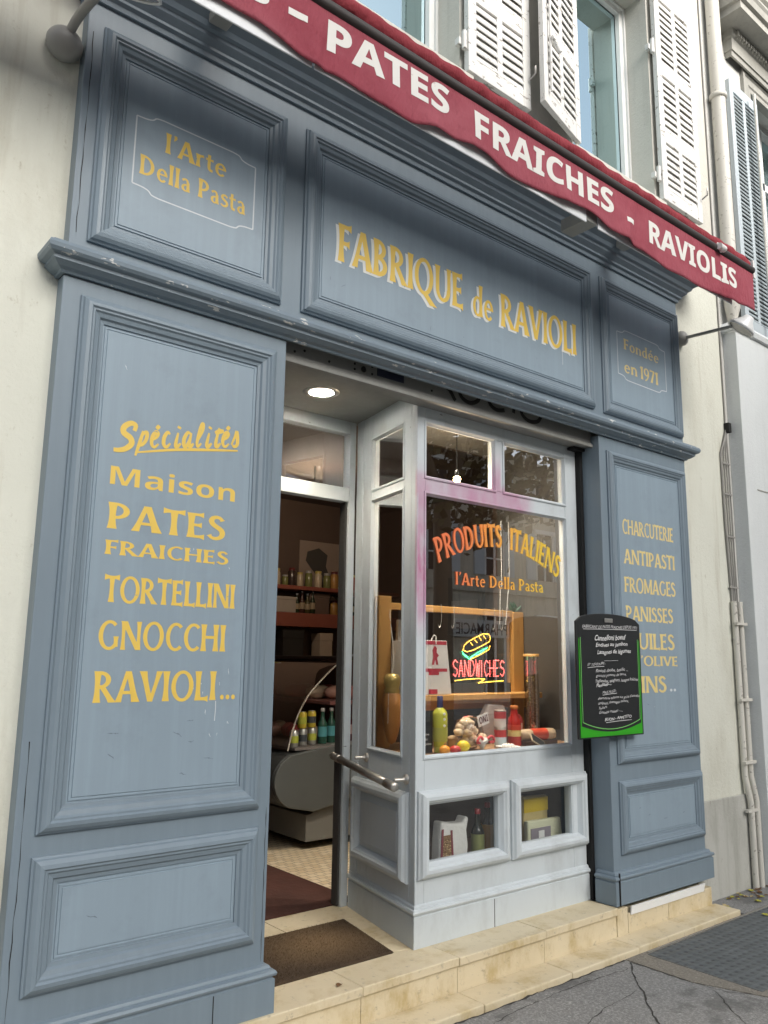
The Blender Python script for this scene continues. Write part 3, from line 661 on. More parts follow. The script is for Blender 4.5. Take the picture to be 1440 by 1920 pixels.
i_(4.6); brush(5.05, [(.3, .86), (.14, .3), (.2, .12), (.4, .26)], (T0, T1)); brush(5.05, [(.08, .66), (.3, .72), (.56, .74)], (.01, .016))
e_(5.5); brush(5.5, [(.28, .8), (.42, .92)], (.01, .013))
brush(6.05, [(.02, .2), (.22, .55), (.3, .72), (.36, .4), (.34, .2), (.18, .12), (.08, .2)], (T0, T1))
brush(1.1, [(.05, -.06), (2.0, 0.02), (3.8, .0), (5.35, -.04)], (.005, .0095))
join(*sp).build('lettering', 'gold', pl)
letters(pl, 'gold', font_flat(BOLD('Maison'), .983, 1.466, 1.827, 1.896, TY, offset=-.004))
letters(pl, 'gold', alb_flat('PATES', .984, 1.432, 1.674, 1.765, TY))
letters(pl, 'gold', alb_flat('FRAICHES', .983, 1.451, 1.585, 1.634, TY))
letters(pl, 'gold', alb_flat('TORTELLINI', .990, 1.487, 1.424, 1.513, TY, .02))
letters(pl, 'gold', alb_flat('GNOCCHI', .981, 1.456, 1.266, 1.362, TY, .04))
letters(pl, 'gold', alb_flat('RAVIOLI', .980, 1.427, 1.093, 1.195, TY, .04), alb_flat('...', 1.443, 1.507, 1.094, 1.19, TY))
letters(fa, 'ivory', *[alb_flat(t, a-.015, b-.015, z0-.011, z1-.011, TY, .04) for t, a, b, z0, z1 in (('FABRIQUE', 1.918, 2.70, 2.976, 3.156), ('de', 2.764, 2.915, 2.972, 3.135), ('RAVIOLI', 2.973, 3.61, 2.968, 3.15))])
letters(fa, 'gold', *[alb_flat(t, a, b, z0, z1, TY-.0011, .04) for t, a, b, z0, z1 in (('FABRIQUE', 1.918, 2.70, 2.976, 3.156), ('de', 2.764, 2.915, 2.972, 3.135), ('RAVIOLI', 2.973, 3.61, 2.968, 3.15))])
letters(fa, 'gold', alb_flat("l'Arte", 1.098, 1.358, 3.138, 3.219, TY), alb_flat('Della Pasta', 1.005, 1.452, 3.012, 3.092, TY))
letters(fa, 'gold_pale', alb_flat('Fondée', 4.08, 4.46, 3.131, 3.200, TY, .07), alb_flat('en', 4.075, 4.215, 2.983, 3.06, TY, .07), alb_flat('1971', 4.245, 4.443, 2.981, 3.063, TY))
def cartouche(x0, x1, z0, z1, k):
    c = []
    def corner(px, pz, dx, dz):  # small ogee notch
        return [(px, pz-dz*0), (px+dx*k*.55, pz+dz*.002), (px+dx*k*.9, pz+dz*k*.12), (px+dx*k*1.1, pz+dz*k*.30), (px+dx*k*1.5, pz+dz*k*.36)]
    tl = corner(x0, z1-k*.36, 1, 1); tr = [(x1-(p[0]-x0), p[1]) for p in tl][::-1]
    br = [(p[0], z0+z1-p[1]) for p in tr][::-1]; bl = [(p[0], z0+z1-p[1]) for p in tl][::-1]
    ms = []
    for seg in (smooth(tl), [tl[-1], tr[0]], smooth(tr), [tr[-1], br[0]], smooth(br), [br[-1], bl[0]], smooth(bl), [bl[-1], tl[0]]):
        ms.append(ribbon(seg, .0055, TY))
    return ms
join(*cartouche(.981, 1.490, 2.938, 3.265, .07)).build('outline', 'line', fa)
join(*cartouche(4.012, 4.536, 2.935, 3.255, .07)).build('outline', 'line', fa)
for t, a, b, z0, z1 in (('CHARCUTERIE', 3.988, 4.526, 1.980, 2.067), ('ANTIPASTI', 3.992, 4.527, 1.806, 1.892), ('FROMAGES', 3.986, 4.52, 1.642, 1.729), ('PANISSES', 3.99, 4.478, 1.479, 1.565), ('HUILES', 3.99, 4.479, 1.320, 1.412), ("D'OLIVE", 4.02, 4.507, 1.226, 1.282), ('VINS', 3.99, 4.37, 1.074, 1.168)):
    letters(pr_, 'gold_pale', alb_flat(t, a, b, z0, z1, TY, .03))
letters(pr_, 'line', alb_flat('..', 4.405, 4.475, 1.078, 1.168, TY))
for z, xx in ((2.58, 2.02),): pass
def marks(par, name, mat, rects, n, ln, wd, seed, vert=False):
    rn = random.Random(seed); m = MB()
    for _ in range(n):
        x0, x1, z0, z1 = rn.choice(rects); x = rn.uniform(x0, x1); z = rn.uniform(z0, z1); L = ln*rn.uniform(.3, 1.3); a = (math.pi/2 if vert else 0)+rn.gauss(0, .35)
        P = smooth([(x+L*t*math.cos(a)+rn.gauss(0, L*.05), z+L*t*math.sin(a)+rn.gauss(0, L*.05)) for t in (0, .33, .66, 1)], 3)
        g = G(); g.P(P, [wd*rn.uniform(.2, 1.2)*math.sin(math.pi*(i+.3)/(len(P)+.6)) for i in range(len(P))]); vs, fs = g.p[0]
        m.add([(u, -.00625-.00002*i, v) for i, (u, v) in enumerate(vs)], fs)
    m.build(name, mat, par)
scuff = col('dark_scuff', mul(BLUE, .8), .6)
marks(pl, 'scuff_mark', scuff, [(1.25, 1.48, .93, 1.06), (1.0, 1.5, .82, 1.0), (.95, 1.5, .36, .5)], 8, .03, .004, 4)
marks(pl, 'scuff_mark', 'line', [(1.3, 1.5, .96, 1.2), (1.0, 1.5, 1.38, 2.3)], 16, .02, .003, 9, True)
marks(pr_, 'scuff_mark', scuff, [(4.0, 4.5, .85, 1.05), (4.0, 4.5, 1.75, 1.82), (4.0, 4.5, .36, .5)], 6, .02, .004, 5)
marks(fa, 'scuff_mark', scuff, [(1.85, 3.6, 2.78, 2.95)], 5, .03, .003, 6, True)
m = MB(); rn = random.Random(5)
for x, za, zb in ((.797, .17, .98), (1.66, .17, .7), (.80, 2.7, 3.5)):
    q = ribbon([(x+rn.gauss(0, .0012), za+(zb-za)*i/14) for i in range(15)], [.0035*rn.uniform(.15, 1) for _ in range(15)], -.0012); m.add(q.v, q.f)
m.build('open_joint', 'dark', pl)
m = MB(); q = ribbon([(1.427, 1.09), (1.428, 1.06), (1.426, 1.02)], .003, -.0066); m.add(q.v, q.f); q = ribbon([(3.48, 2.965), (3.481, 2.93), (3.48, 2.88)], .003, -.0066); m.add(q.v, q.f)
m.build('paint_drip', 'line', fa)
# small downlight in the porch soffit
dl = thing('downlight', 'lit round recessed downlight in the ceiling above the shop door', 'light', (2.2, .5, 2.56))
MB().lathe([(.062, 2.556), (.085, 2.553), (.092, 2.5585), (.092, 2.562)], (2.2, .5, 0), 28, None, False).build('trim_ring', 'steel', dl)
MB().lathe([(.0, 2.557), (.064, 2.557)], (2.2, .5, 0), 28).build('lamp_disc', M['lit_lamp'], dl)
ld = bpy.data.lights.new('downlight_glow', 'SPOT'); lo = bpy.data.objects.new('downlight_beam', ld); sc.collection.objects.link(lo); lo.location = (2.2, .5, 2.54); ld.energy = 7; ld.spot_size = R(120); ld.spot_blend = .6; ld.color = (1, .85, .65); ld.shadow_soft_size = .06; lo.parent = dl; lo.matrix_parent_inverse = Matrix.Translation(dl.location).inverted()

# ------------------------------------------------------------------ display window (bay)
dw = thing('display_window', 'pale grey wooden display window bay with faded pink spray paint on its corner', 'shop window', (3.1, .4, 0))
BY = .15
FB = lambda u, z, o: (u, BY-o, z)
A0 = Vector((2.535, .155)); A1 = Vector((2.68, .82)); dv = (A1-A0).normalized(); nv = Vector((-dv.y, dv.x))
SL = (A1-A0).length
FS = lambda s_, z, o: (A0.x+dv.x*s_+nv.x*o, A0.y+dv.y*s_+nv.y*o, z)
def fbox(m, F, u0, u1, z0, z1, o0, o1):   # box in a wall frame; o = outward
    vs = [F(u, z, o) for u in (u0, u1) for o in (o0, o1) for z in (z0, z1)]
    m.add(vs, [(0, 1, 3, 2), (4, 6, 7, 5), (0, 4, 5, 1), (2, 3, 7, 6), (0, 2, 6, 4), (1, 5, 7, 3)])
XE = 3.772
m = MB()
m.prismz([(2.535, BY), (2.588, BY), (2.588, BY+.05), (FS(.05, 0, 0)[0]+.012, FS(.05, 0, 0)[1]), FS(.05, 0, 0)[:2], (2.535, BY+.005)], 0, 2.56)
fbox(m, FB, 3.665, XE, 0, 2.56, -.05, 0)
fbox(m, FB, 2.588, 3.665, 2.402, 2.56, -.05, -.0005); fbox(m, FB, 2.588, 3.665, 2.045, 2.126, -.05, -.0005)
fbox(m, FB, 3.082, 3.152, 2.126, 2.402, -.05, -.0005)
fbox(m, FB, 2.588, 3.665, .62, .802, -.05, -.0005)
fbox(m, FB, 2.588, 3.665, 0, .325, -.05, -.0005); fbox(m, FB, 3.10, 3.215, .325, .62, -.05, -.0005); fbox(m, FB, 2.588, 2.60, .325, .62, -.05, -.0005); fbox(m, FB, 3.655, 3.665, .325, .62, -.05, -.0005)
m.build('front_frame', 'bay', dw, .004)
m = MB(); m.sweep([(3.665, BY+.012), (2.6, BY+.012)], [(0, 0), (0, 0)]) if 0 else None
m = MB()
fbox(m, FS, .052, .13, .25, 2.56, -.045, -.0005); fbox(m, FS, .485, .60, 0, 2.56, -.045, -.0005); fbox(m, FS, .60, SL, 0, 2.56, -.05, .004)
fbox(m, FS, .13, .485, 2.42, 2.56, -.045, -.0005); fbox(m, FS, .13, .485, 2.08, 2.14, -.045, -.0005); fbox(m, FS, .052, .485, 0, .25, -.045, -.001); fbox(m, FS, .13, .485, .25, .80, -.045, -.001)
m.build('side_frame', 'bay', dw, .004)
# glazing beads
def bead(F, u0, u1, z0, z1): 
    m = MB(); m.frame(u0-.002, u1+.002, z0-.002, z1+.002, [(-.012, 0), (-.010, .006), (-.002, .007), (.004, -.008), (.008, -.012)], F); return m
join(bead(FB, 2.592, 3.078, 2.13, 2.398), bead(FB, 3.156, 3.661, 2.13, 2.398), bead(FB, 2.592, 3.661, .806, 2.041)).build('glazing_bead', 'bay', dw)
join(bead(FS, .134, .481, 2.144, 2.416), bead(FS, .134, .481, .804, 2.076)).build('glazing_bead', 'bay', dw)
def pane(F, u0, u1, z0, z1, o=-.016):
    m = MB(); m.add([F(u0, z0, o), F(u1, z0, o), F(u1, z1, o), F(u0, z1, o)], [(0, 1, 2, 3)]); return m.build('pane', 'glass', dw)
pane(FB, 2.58, 3.09, 2.12, 2.41); pane(FB, 3.145, 3.67, 2.12, 2.41); big = pane(FB, 2.58, 3.67, .797, 2.05)
pane(FS, .125, .49, 2.135, 2.425); pane(FS, .125, .49, .795, 2.085)
# lower windows with their mouldings, side panel, base mouldings
LW = [(0, 0), (0, .012), (.006, .018), (.012, .030), (.026, .038), (.040, .038), (.046, .030), (.052, .026), (.060, .010), (.066, .0), (.066, -.03)]
for u0, u1 in ((2.545, 3.144), (3.166, 3.767)):
    m = MB(); m.frame(u0, u1, .279, .657, LW, FB); m.build('low_window_frame', 'bay', dw)
M['low_glass'] = glass_mat('low_window_glass', 3.0)
for q in (pane(FB, 2.60, 3.10, .33, .62, -.02), pane(FB, 3.215, 3.70, .33, .62, -.02)): q.data.materials[0] = M['low_glass']
m = MB(); m.frame(.055, .632, .25, .645, LW[:-1], FS); m.build('side_panel_moulding', 'bay', dw)
m = MB(); i = .066; m.frame(.055+i, .632-i, .25+i, .645-i, [(0, -.0), (.03, .012), (.032, .014)], FS); j = i+.032; m.add([FS(.055+j, .25+j, .014), FS(.632-j, .25+j, .014), FS(.632-j, .645-j, .014), FS(.055+j, .645-j, .014)], [(0, 1, 2, 3)]); m.build('side_panel_field', 'bay', dw)
BASE = [(0, 0), (.014, 0), (.014, .128), (.010, .132), (.010, .137), (.018, .139), (.022, .148), (.018, .158), (.010, .160), (.008, .170), (0, .176)]
m = MB(); m.sweep([FS(SL-.012, 0, 0)[:2], (2.535, BY), (XE, BY)], BASE); m.build('base_moulding', 'bay', dw)
MB().box(3.03, 3.033, BY-.0155, BY-.0135, 0.001, .126).build('base_joint', 'crack', dw)
# inside of the bay
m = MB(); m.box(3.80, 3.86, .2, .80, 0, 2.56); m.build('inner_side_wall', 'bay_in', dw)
MB().prismz([(2.60, .2), (3.80, .2), (3.80, .80), (2.70, .80)], .765, .80).build('display_floor', plain('display_floor_wood', (.30, .17, .08), .5), dw)
MB().prismz([(2.60, .2), (3.80, .2), (3.80, .80), (2.70, .80)], .24, .27).build('lower_floor', plain('low_shelf_wood', (.16, .10, .06), .5), dw)
MB().box(2.70, 3.80, .66, .69, .27, .765).build('lower_back', plain('dark_brown_board', (.08, .052, .036), .6), dw)
MB().box(2.79, 3.80, .745, .765, .80, 1.045).build('back_board', plain('charcoal_board', (.03, .032, .035), .6), dw)
# lettering on the big pane
GYL = BY+.012
cx, cz, rr = 3.145, 1.37, .50
def arcF(u, v, k):
    x0, x1 = 2.69, 3.60; x = x0+(x1-x0)*u; h = .118
    t = (u-.5)*2; zb = 1.83-.125*t*t-.006*t; slope = -.25*t/(x1-x0)*2*.62
    return (x-slope*v*h, GYL-.0001*(k % 7), zb+h*v*(1-.0*abs(t)))
ORY = None
def window_letter_mat():
    m_, t, b = new_mat('orange_to_yellow_lettering')
    tc = t.nodes.new('ShaderNodeTexCoord'); sep = t.nodes.new('ShaderNodeSeparateXYZ'); t.links.new(tc.outputs['Object'], sep.inputs[0])
    mr = nd(t, 'ShaderNodeMapRange'); t.links.new(sep.outputs[0], mr.inputs[0]); mr.inputs[1].default_value = 2.85; mr.inputs[2].default_value = 3.45
    c = mix(t, mr.outputs[0], (.80, .20, .075), (.80, .55, .05)); t.links.new(c, b.inputs['Base Color']); b.inputs['Roughness'].default_value = .5; return m_
wl = window_letter_mat()
alb('PRODUITS  ITALIENS', arcF, .05).build('lettering', wl, big)
alb_flat("l'Arte Della Pasta", 2.803, 3.473, 1.614, 1.676, GYL, .06).build('lettering', wl, big)

# handrail on the bay's side
hr = thing('handrail', 'short brushed steel grab rail on the side of the display window', 'handrail', FS(.35, .7, .06))
p0, p1 = Vector(FS(.76, .735, .075)), Vector(FS(.05, .672, .075)); d = (p1-p0).normalized(); L = (p1-p0).length
m = MB(); m.lathe([(.0, 0), (.019, .001), (.021, .004), (.021, .05), (.0185, .052), (.0185, .055), (.021, .057), (.021, .085), (.0165, .088), (.0165, .10), (.019, .102), (.019, L-.1), (.0165, L-.098), (.0165, L-.09), (.021, L-.088), (.021, L-.004), (.018, L), (0, L)], tuple(p0), 18, tuple(d)); m.build('rail', 'steel', hr)
for s_, z in ((.50, .752), (.075, .70)):
    m = MB(); a = Vector(FS(s_, z, 0)); n3 = Vector((nv.x, nv.y, 0)); m.lathe([(.024, 0), (.024, .008), (.012, .012), (.009, .02), (.009, .06), (.006, .066)], tuple(a), 14, tuple(n3)); m.build('bracket', 'steel', hr)

# ------------------------------------------------------------------ door frame
df = thing('door_frame', 'pale grey door frame and fanlight of the open shop door', 'door frame', (2.2, .84, 0))
B('jamb', 'bay', df, (2.625, 2.668, .82, .88, 0, 2.56), (1.70, 1.78, .82, .88, 0, 2.56))
B('transom_bar', 'bay', df, (1.78, 2.625, .82, .88, 2.10, 2.178), (1.78, 2.625, .82, .88, 2.49, 2.56))
MB().add([(1.77, .86, 2.17), (2.63, .86, 2.17), (2.63, .86, 2.50), (1.77, .86, 2.50)], [(0, 1, 2, 3)]).build('pane', 'glass', df)
B('door_stop', col('dark_hinge_strip', (.06, .058, .055), .5), df, (2.612, 2.626, .835, .885, 0.006, 2.10), bevel=.001)

# ------------------------------------------------------------------ shop interior
room = thing('shop_room', 'dim brown shop interior behind the open doorway', 'shop interior', (3, 3, 0))
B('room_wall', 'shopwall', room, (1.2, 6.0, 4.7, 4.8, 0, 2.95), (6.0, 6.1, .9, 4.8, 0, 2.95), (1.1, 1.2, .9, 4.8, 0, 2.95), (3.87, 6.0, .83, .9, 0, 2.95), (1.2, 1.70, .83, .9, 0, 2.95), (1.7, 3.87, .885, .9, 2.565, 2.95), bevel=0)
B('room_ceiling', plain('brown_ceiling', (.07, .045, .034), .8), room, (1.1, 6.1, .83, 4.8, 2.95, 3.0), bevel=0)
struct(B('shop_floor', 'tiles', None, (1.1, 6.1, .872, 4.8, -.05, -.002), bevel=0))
tag(MB().box(1.75, 2.77, .874, 3.0, -.0019, .006).build('carpet_runner', 'carpet', None, .002), 'dark red carpet runner inside the doorway', 'carpet')
# deli counter: end panel towards the door
dc = thing('deli_counter', 'grey deli counter with curved glass front and rounded end panel', 'counter', (3.4, 2.3, 0))
yE = 1.93
def arc2(cx, cz, rx, rz, a0, a1, n=10): return [(cx+rx*math.cos(R(a0+(a1-a0)*i/n)), cz+rz*math.sin(R(a0+(a1-a0)*i/n))) for i in range(n+1)]
prof = arc2(3.12, .45, .235, .19, 120, 240, 14)+[(3.2, .245), (3.5, .30), (3.95, .42), (3.95, .66), (3.4, .655), (3.2, .645)]
MB().prism(prof, yE-.03, yE).build('end_panel', 'counter', dc, .008, 3)
MB().prism([(3.17, .05), (3.95, .05), (3.95, .44), (3.5, .3), (3.17, .22)], yE+.02, 4.0).build('base_cabinet', 'counter_b', dc, .004)
MB().prism(prof, yE+.002, 4.0).build('front_panel', col('dark_counter_front', (.055, .06, .06)), dc, .006)
MB().prism([(3.05, .64), (3.95, .65), (3.95, .665), (3.05, .655)], yE+.0, 4.0).build('display_shelf', col('steel_tray', (.22, .20, .19), .3), dc)
gp = [(3.0, .64), (3.05, .82), (3.14, .98), (3.26, 1.10), (3.37, 1.19), (3.47, 1.24)]
g = smooth(gp, 3)
m = MB(); m.add([(x, yE+.01, z) for x, z in g]+[(x, 4.0, z) for x, z in g], [(i, i+1, i+1+len(g), i+len(g)) for i in range(len(g)-1)], True); m.build('curved_glass', 'glass', dc)
m = MB(); m.tube([(x, yE+.008, z) for x, z in g], .006, 6); m.build('glass_edge', col('bright_glass_edge', (.5, .46, .4), .2), dc)
B('top_shelf', 'shopdark', dc, (3.44, 3.95, yE+.05, 4.0, 1.235, 1.26))
B('inner_back', col('pinkish_panel', (.30, .17, .15), .5), dc, (3.9, 3.94, yE+.05, 4.0, .66, 1.23))  # pinkish light inside the case is put into this colour
B('inner_shelf', col('rosy_shelf', (.28, .12, .11), .4), dc, (3.40, 3.9, yE+.1, 4.0, .92, .945))  # same pink case light painted into the shelf colour
# cans and bottles in the counter end
def can(x, y, z, c1, lab, mat2):
    t = thing('drink_can', lab, 'can', (x, y, z), 'drink cans in the counter')
    MB().lathe([(.024, 0), (.031, .006), (.031, .098), (.025, .108)], (x, y, z), 16).build('can_body', c1, t)
    MB().lathe([(.0, .1085), (.024, .1085), (.025, .112), (.022, .112)], (x, y, z), 16).build('lid', 'steel', t)
    MB().lathe([(.0316, .03), (.0316, .075)], (x, y, z), 16).build('label', mat2, t)
cg = col('silver_can', (.45, .46, .44), .3, metal=.6); cy = col('yellow_can', (.62, .50, .05), .3); cl = col('lemon_label', (.45, .5, .07)); cbk = col('dark_label', (.06, .07, .08))
for x, y, z, a, b_, l in ((3.08, 1.99, .655, cg, cl, 'silver and green drink can nearest the curved glass'), (3.17, 2.02, .658, cg, cbk, 'silver can with dark label, middle of the lower row'), (3.26, 2.04, .66, cg, cl, 'silver and green can beside the blue bottle pack'),
                          (3.17, 2.03, .772, cy, cl, 'yellow drink can stacked on the left of the upper row'), (3.26, 2.05, .774, cy, cbk, 'yellow and dark drink can stacked next to the green bottles')):
    can(x, y, z, a, l, b_)
def bottle(name, x, y, z, h, r, glass_c, cap_c, lab_c, label, group=None, cat='bottle', lo=.2, hi=.48):
    t = thing(name, label, cat, (x, y, z), group)
    MB().lathe([(r*.9, 0), (r, .01), (r, h*.52), (r*.85, h*.6), (r*.42, h*.72), (r*.36, h*.9), (r*.36, h*.92)], (x, y, z), 18).build('bottle_body', glass_c, t)
    MB().lathe([(r*.42, h*.90), (r*.44, h*.905), (r*.44, h*.995), (r*.38, h)], (x, y, z), 14).build('cap', cap_c, t)
    MB().lathe([(r*1.015, h*lo), (r*1.015, h*hi)], (x, y, z), 18).build('label', lab_c, t)
    return t
gg = col('green_bottle_glass', (.03, .10, .07), .1); tb = col('teal_label', (.10, .36, .40)); wt = col('white_cap', (.7, .7, .7)); rc = col('cola_dark', (.10, .015, .02), .15); gr = col('grey_cap', (.25, .27, .3)); rl = col('pale_pink_label', (.5, .35, .36))
for x, y, a, b_, c_, l in ((3.36, 2.06, gg, wt, tb, 'green mineral water bottle with white cap, left of its pair'), (3.45, 2.08, gg, wt, tb, 'green mineral water bottle with white cap, right of its pair'), (3.55, 2.10, rc, gr, rl, 'dark red drink bottle with grey cap, beside the green pair'), (3.63, 2.12, rc, gr, rl, 'dark red drink bottle nearest the door jamb')):
    bottle('drink_bottle', x, y, .66, .24, .034, a, b_, c_, l, 'drink bottles in the counter')
# wall shelf, boxes and the map poster at the back
ws = thing('wall_shelf', 'long red brown shelf on the back wall of the shop', 'shelf', (4.6, 4.5, 1.5))
B('board', 'shelfred', ws, (3.6, 6.0, 4.35, 4.7, 1.56, 1.70)); B('lower_board', 'shelfred', ws, (3.6, 6.0, 4.35, 4.7, 1.05, 1.10))
pp = [('white_box', (4.40, 4.46, 1.70), (.42, .2, .16), (.34, .30, .26), 'wide pale box at the left end of the wall shelf'), ('brown_box', (4.95, 4.5, 1.70), (.25, .16, .22), (.12, .08, .06), 'dark brown box standing right on the wall shelf'),
      ('paper_roll', (5.02, 4.46, 1.10), (.16, .16, .40), (.40, .33, .26), 'tall beige paper carton on the lower wall shelf'), ('dark_box', (4.6, 4.46, 1.10), (.25, .18, .42), (.02, .018, .016), 'black tall box on the lower wall shelf')]
for n, (x, y, z), (a, b_, c_), cc, l in pp:
    m = MB(); m.box(x-a/2, x+a/2, y-b_/2, y+b_/2, z, z+c_); m.box(x-a/2-.004, x+a/2+.004, y-b_/2-.004, y+b_/2+.004, z+c_*.8, z+c_+.002)
    tag(m.build(n, col(n+'_card', cc, .7), None, .006), l, 'box')
for k in range(7):
    x = 4.55+k*.07+random.uniform(-.01, .01)
    if 4.58 < x < 4.63 or 4.8 < x < 5.1: pass
    if x > 4.81: x += .30
    bottle('wine_bottle', x+.1, 4.42, 1.70, random.uniform(.2, .29), .03, col('dark_bottle_%d' % (k % 3), [(.02, .03, .015), (.05, .02, .015), (.06, .05, .02)][k % 3], .15), gr, col('tan_label', (.3, .24, .16)), 'small dark bottle standing among others on the back wall shelf', 'bottles on the wall shelf')
rs = random.Random(12)
jc = [('jar_red', (.30, .05, .03)), ('jar_amber', (.34, .18, .05)), ('jar_olive', (.16, .17, .06)), ('jar_cream', (.42, .36, .26)), ('jar_dark', (.05, .035, .03))]
proto = {}
for row, (z, ya) in enumerate(((1.10, 4.42), (1.70, 4.55), (1.98, 4.45))):
    x = 3.95
    while x < 5.5:
        k = rs.randrange(5); h = rs.uniform(.11, .2); r = rs.uniform(.035, .05)
        if not (row == 1 and 4.15 < x < 5.1) and not (row == 0 and (4.42 < x < 4.76 or 4.9 < x < 5.14)):
            t = thing('food_jar', 'small jar of preserves in the rows stocked along the back shelves', 'jar', (x, ya, z), 'jars stocked on the back shelves')
            MB().lathe([(r*.9, 0), (r, .008), (r, h*.75), (r*.8, h*.83), (r*.8, h*.85)], (x, ya, z), 12).build('jar_body', col(jc[k][0], jc[k][1], .2), t)
            MB().lathe([(r*.84, h*.85), (r*.84, h), (0, h)], (x, ya, z), 12).build('lid', col('jar_lid_%d' % (k % 3), [(.4, .32, .1), (.1, .02, .02), (.3, .3, .3)][k % 3], .35), t)
        x += 2*r+rs.uniform(.01, .06)
B('upper_board', 'shelfred', ws, (3.6, 6.0, 4.35, 4.7, 1.94, 1.98))
ch = thing('drinks_chiller', 'dark glazed chiller cabinet standing against the back wall', 'chiller', (4.6, 4.4, 0))
B('cabinet', col('chiller_dark', (.06, .05, .05), .4), ch, (3.5, 6.0, 4.3, 4.68, 0, 1.0)); B('lit_shelf', col('rosy_tray', (.36, .2, .18), .4), ch, (3.5, 6.0, 4.2, 4.3, .62, .66), (3.5, 6.0, 4.2, 4.3, .86, .9))  # shelves only look lit: the rosy light is in their colour
mt = [(.45, .12, .10), (.50, .28, .22), (.55, .42, .30), (.34, .06, .06)]
for k in range(16):
    y = 2.2+.11*k; x = 3.62+rs.uniform(-.12, .2); m = MB(); m.lathe([(.0, -.11), (.03, -.10), (.05, -.04), (.05, .05), (.03, .10), (0, .11)], (x, y, .945+.05), 12, (1, rs.uniform(-.3, .3), 0))
    tag(m.build('cured_sausage', col('cured_meat_%d' % (k % 4), mt[k % 4], .4), None), 'cured sausage laid in a row on the upper counter shelf', 'sausage', 'cured meats in the counter')
for k in range(14):
    y = 2.25+.12*k; x = 3.35+rs.uniform(-.08, .1); m = MB(); m.ball((x, y, .72), .055, 12, 8, .05, (1.2, 1, .95))
    tag(m.build('deli_portion', col('cured_meat_%d' % ((k+2) % 4), mt[(k+2) % 4], .4), None), 'pale or rosy deli portion lying on the lower counter tray', 'food', 'deli portions in the counter')
po = thing('map_poster', 'pale wall poster with a dark map shape on the back wall', 'poster', (5.15, 4.69, 2.1))
B('paper', col('aged_paper', (.30, .24, .2), .7), po, (4.85, 5.55, 4.685, 4.698, 1.74, 2.52))
MB().prism([(4.95, 2.40), (5.1, 2.45), (5.22, 2.38), (5.2, 2.25), (5.3, 2.05), (5.42, 1.93), (5.40, 1.86), (5.30, 1.93), (5.24, 1.82), (5.2, 1.95), (5.1, 2.12), (5.0, 2.22), (4.93, 2.30)], 4.680, 4.684).build('map_shape', col('map_dark', (.06, .055, .05), .7), po)
fp = thing('framed_notice', 'small dark framed notice on the shop wall behind the display', 'picture', (5.9, 3.2, 1.8))
B('picture_frame', 'shopdark', fp, (5.96, 6.0, 3.0, 3.5, 1.5, 2.1)); B('notice_sheet', col('notice_paper', (.2, .17, .15)), fp, (5.95, 5.958, 3.06, 3.44, 1.56, 1.85))

# ------------------------------------------------------------------ goods in the display window
su = thing('shelf_unit', 'yellow pine display shelf with two posts behind the window', 'shelf', (3.2, .62, .8))
B('post', 'wood', su, (2.662, 2.745, .585, .64, .80, 1.572)); B('post', 'wood', su, (3.70, 3.795, .585, .64, .80, 1.535))
B('top_rail', 'wood', su, (2.745, 3.70, .59, .63, 1.505, 1.54)); B('shelf_board', 'wood', su, (2.775, 3.77, .43, .66, 1.035, 1.065)); B('shelf_apron', 'wood', su, (2.745, 3.70, .60, .625, .975, 1.034))
# limoncello bottle
lm = thing('liqueur_bottle', 'tall yellow green liqueur bottle with dark blue cap in the window', 'bottle', (2.80, .27, .8))
MB().lathe([(.027, 0), (.029, .004), (.037, .13), (.037, .185), (.030, .20), (.014, .215), (.012, .222)], (2.80, .27, .80), 8).build('bottle_body', col('lemon_liqueur', (.50, .52, .06), .12), lm)
MB().lathe([(.015, .215), (.0155, .218), (.0145, .268), (.012, .271), (0, .271)], (2.80, .27, .80), 14).build('cap', col('navy_cap', (.025, .03, .12), .35), lm)
MB().lathe([(.0372, .055), (.0380, .12)], (2.80, .27, .80), 8, None, False).build('label', col('olive_label', (.38, .40, .07)), lm)
for z_ in (.93, .96, .985): MB().ball((2.797, .2345, z_), .009, 8, 6, 0, (1, .2, .8)).build('printed_spot', 'white', lm)
def fruit(name, c, r, s_, mt, label, cat, jit=0):
    o = MB().ball(c, r, 18, 12, jit, s_); return o
le = thing('lemon', 'bright yellow lemon lying on the window sill', 'lemon', (2.905, .215, .8))
MB().ball((2.905, .215, .829), .029, 18, 12, 0, (1.25, 1, 1)).ball((2.943, .215, .829), .009, 8, 6).build('fruit', col('lemon_yellow', (.74, .58, .02), .4, bmp=.2, scale=30), le)
def ribbed(c, r, k, sz, name, mat):
    m = MB(); n = 24; mm = 10; vs = []
    for j in range(mm+1):
        for i in range(n):
            th = math.pi*j/mm; ph = 2*math.pi*i/n; q = r*(1-.12*abs(math.sin(k*ph/2)))
            vs.append((c[0]+q*math.sin(th)*math.cos(ph), c[1]+q*math.sin(th)*math.sin(ph), c[2]+sz*r*math.cos(th)))
    m.add(vs, [(j*n+i, (j+1)*n+i, (j+1)*n+(i+1) % n, j*n+(i+1) % n) for j in range(mm) for i in range(n)], True); return m
sq = thing('squash', 'small ribbed orange squash beside the lemon', 'squash', (2.765, .20, .8))
ribbed((2.765, .20, .822), .028, 7, .78, 'fruit', None).build('fruit', col('squash_orange', (.75, .30, .015), .4), sq); MB().tube([(2.765, .20, .842), (2.768, .196, .856)], [.006, .004]).build('stalk', 'wood', sq)
rp = thing('red_pepper', 'wrinkled red pepper between squash and lemon', 'pepper', (2.835, .195, .8))
ribbed((2.832, .195, .820), .03, 5, .66, 'fruit', None).build('fruit', col('pepper_red', (.52, .035, .03), .35), rp); MB().tube([(2.832, .195, .838), (2.836, .19, .85)], [.005, .003]).build('stalk', col('pepper_stalk', (.1, .18, .04)), rp)
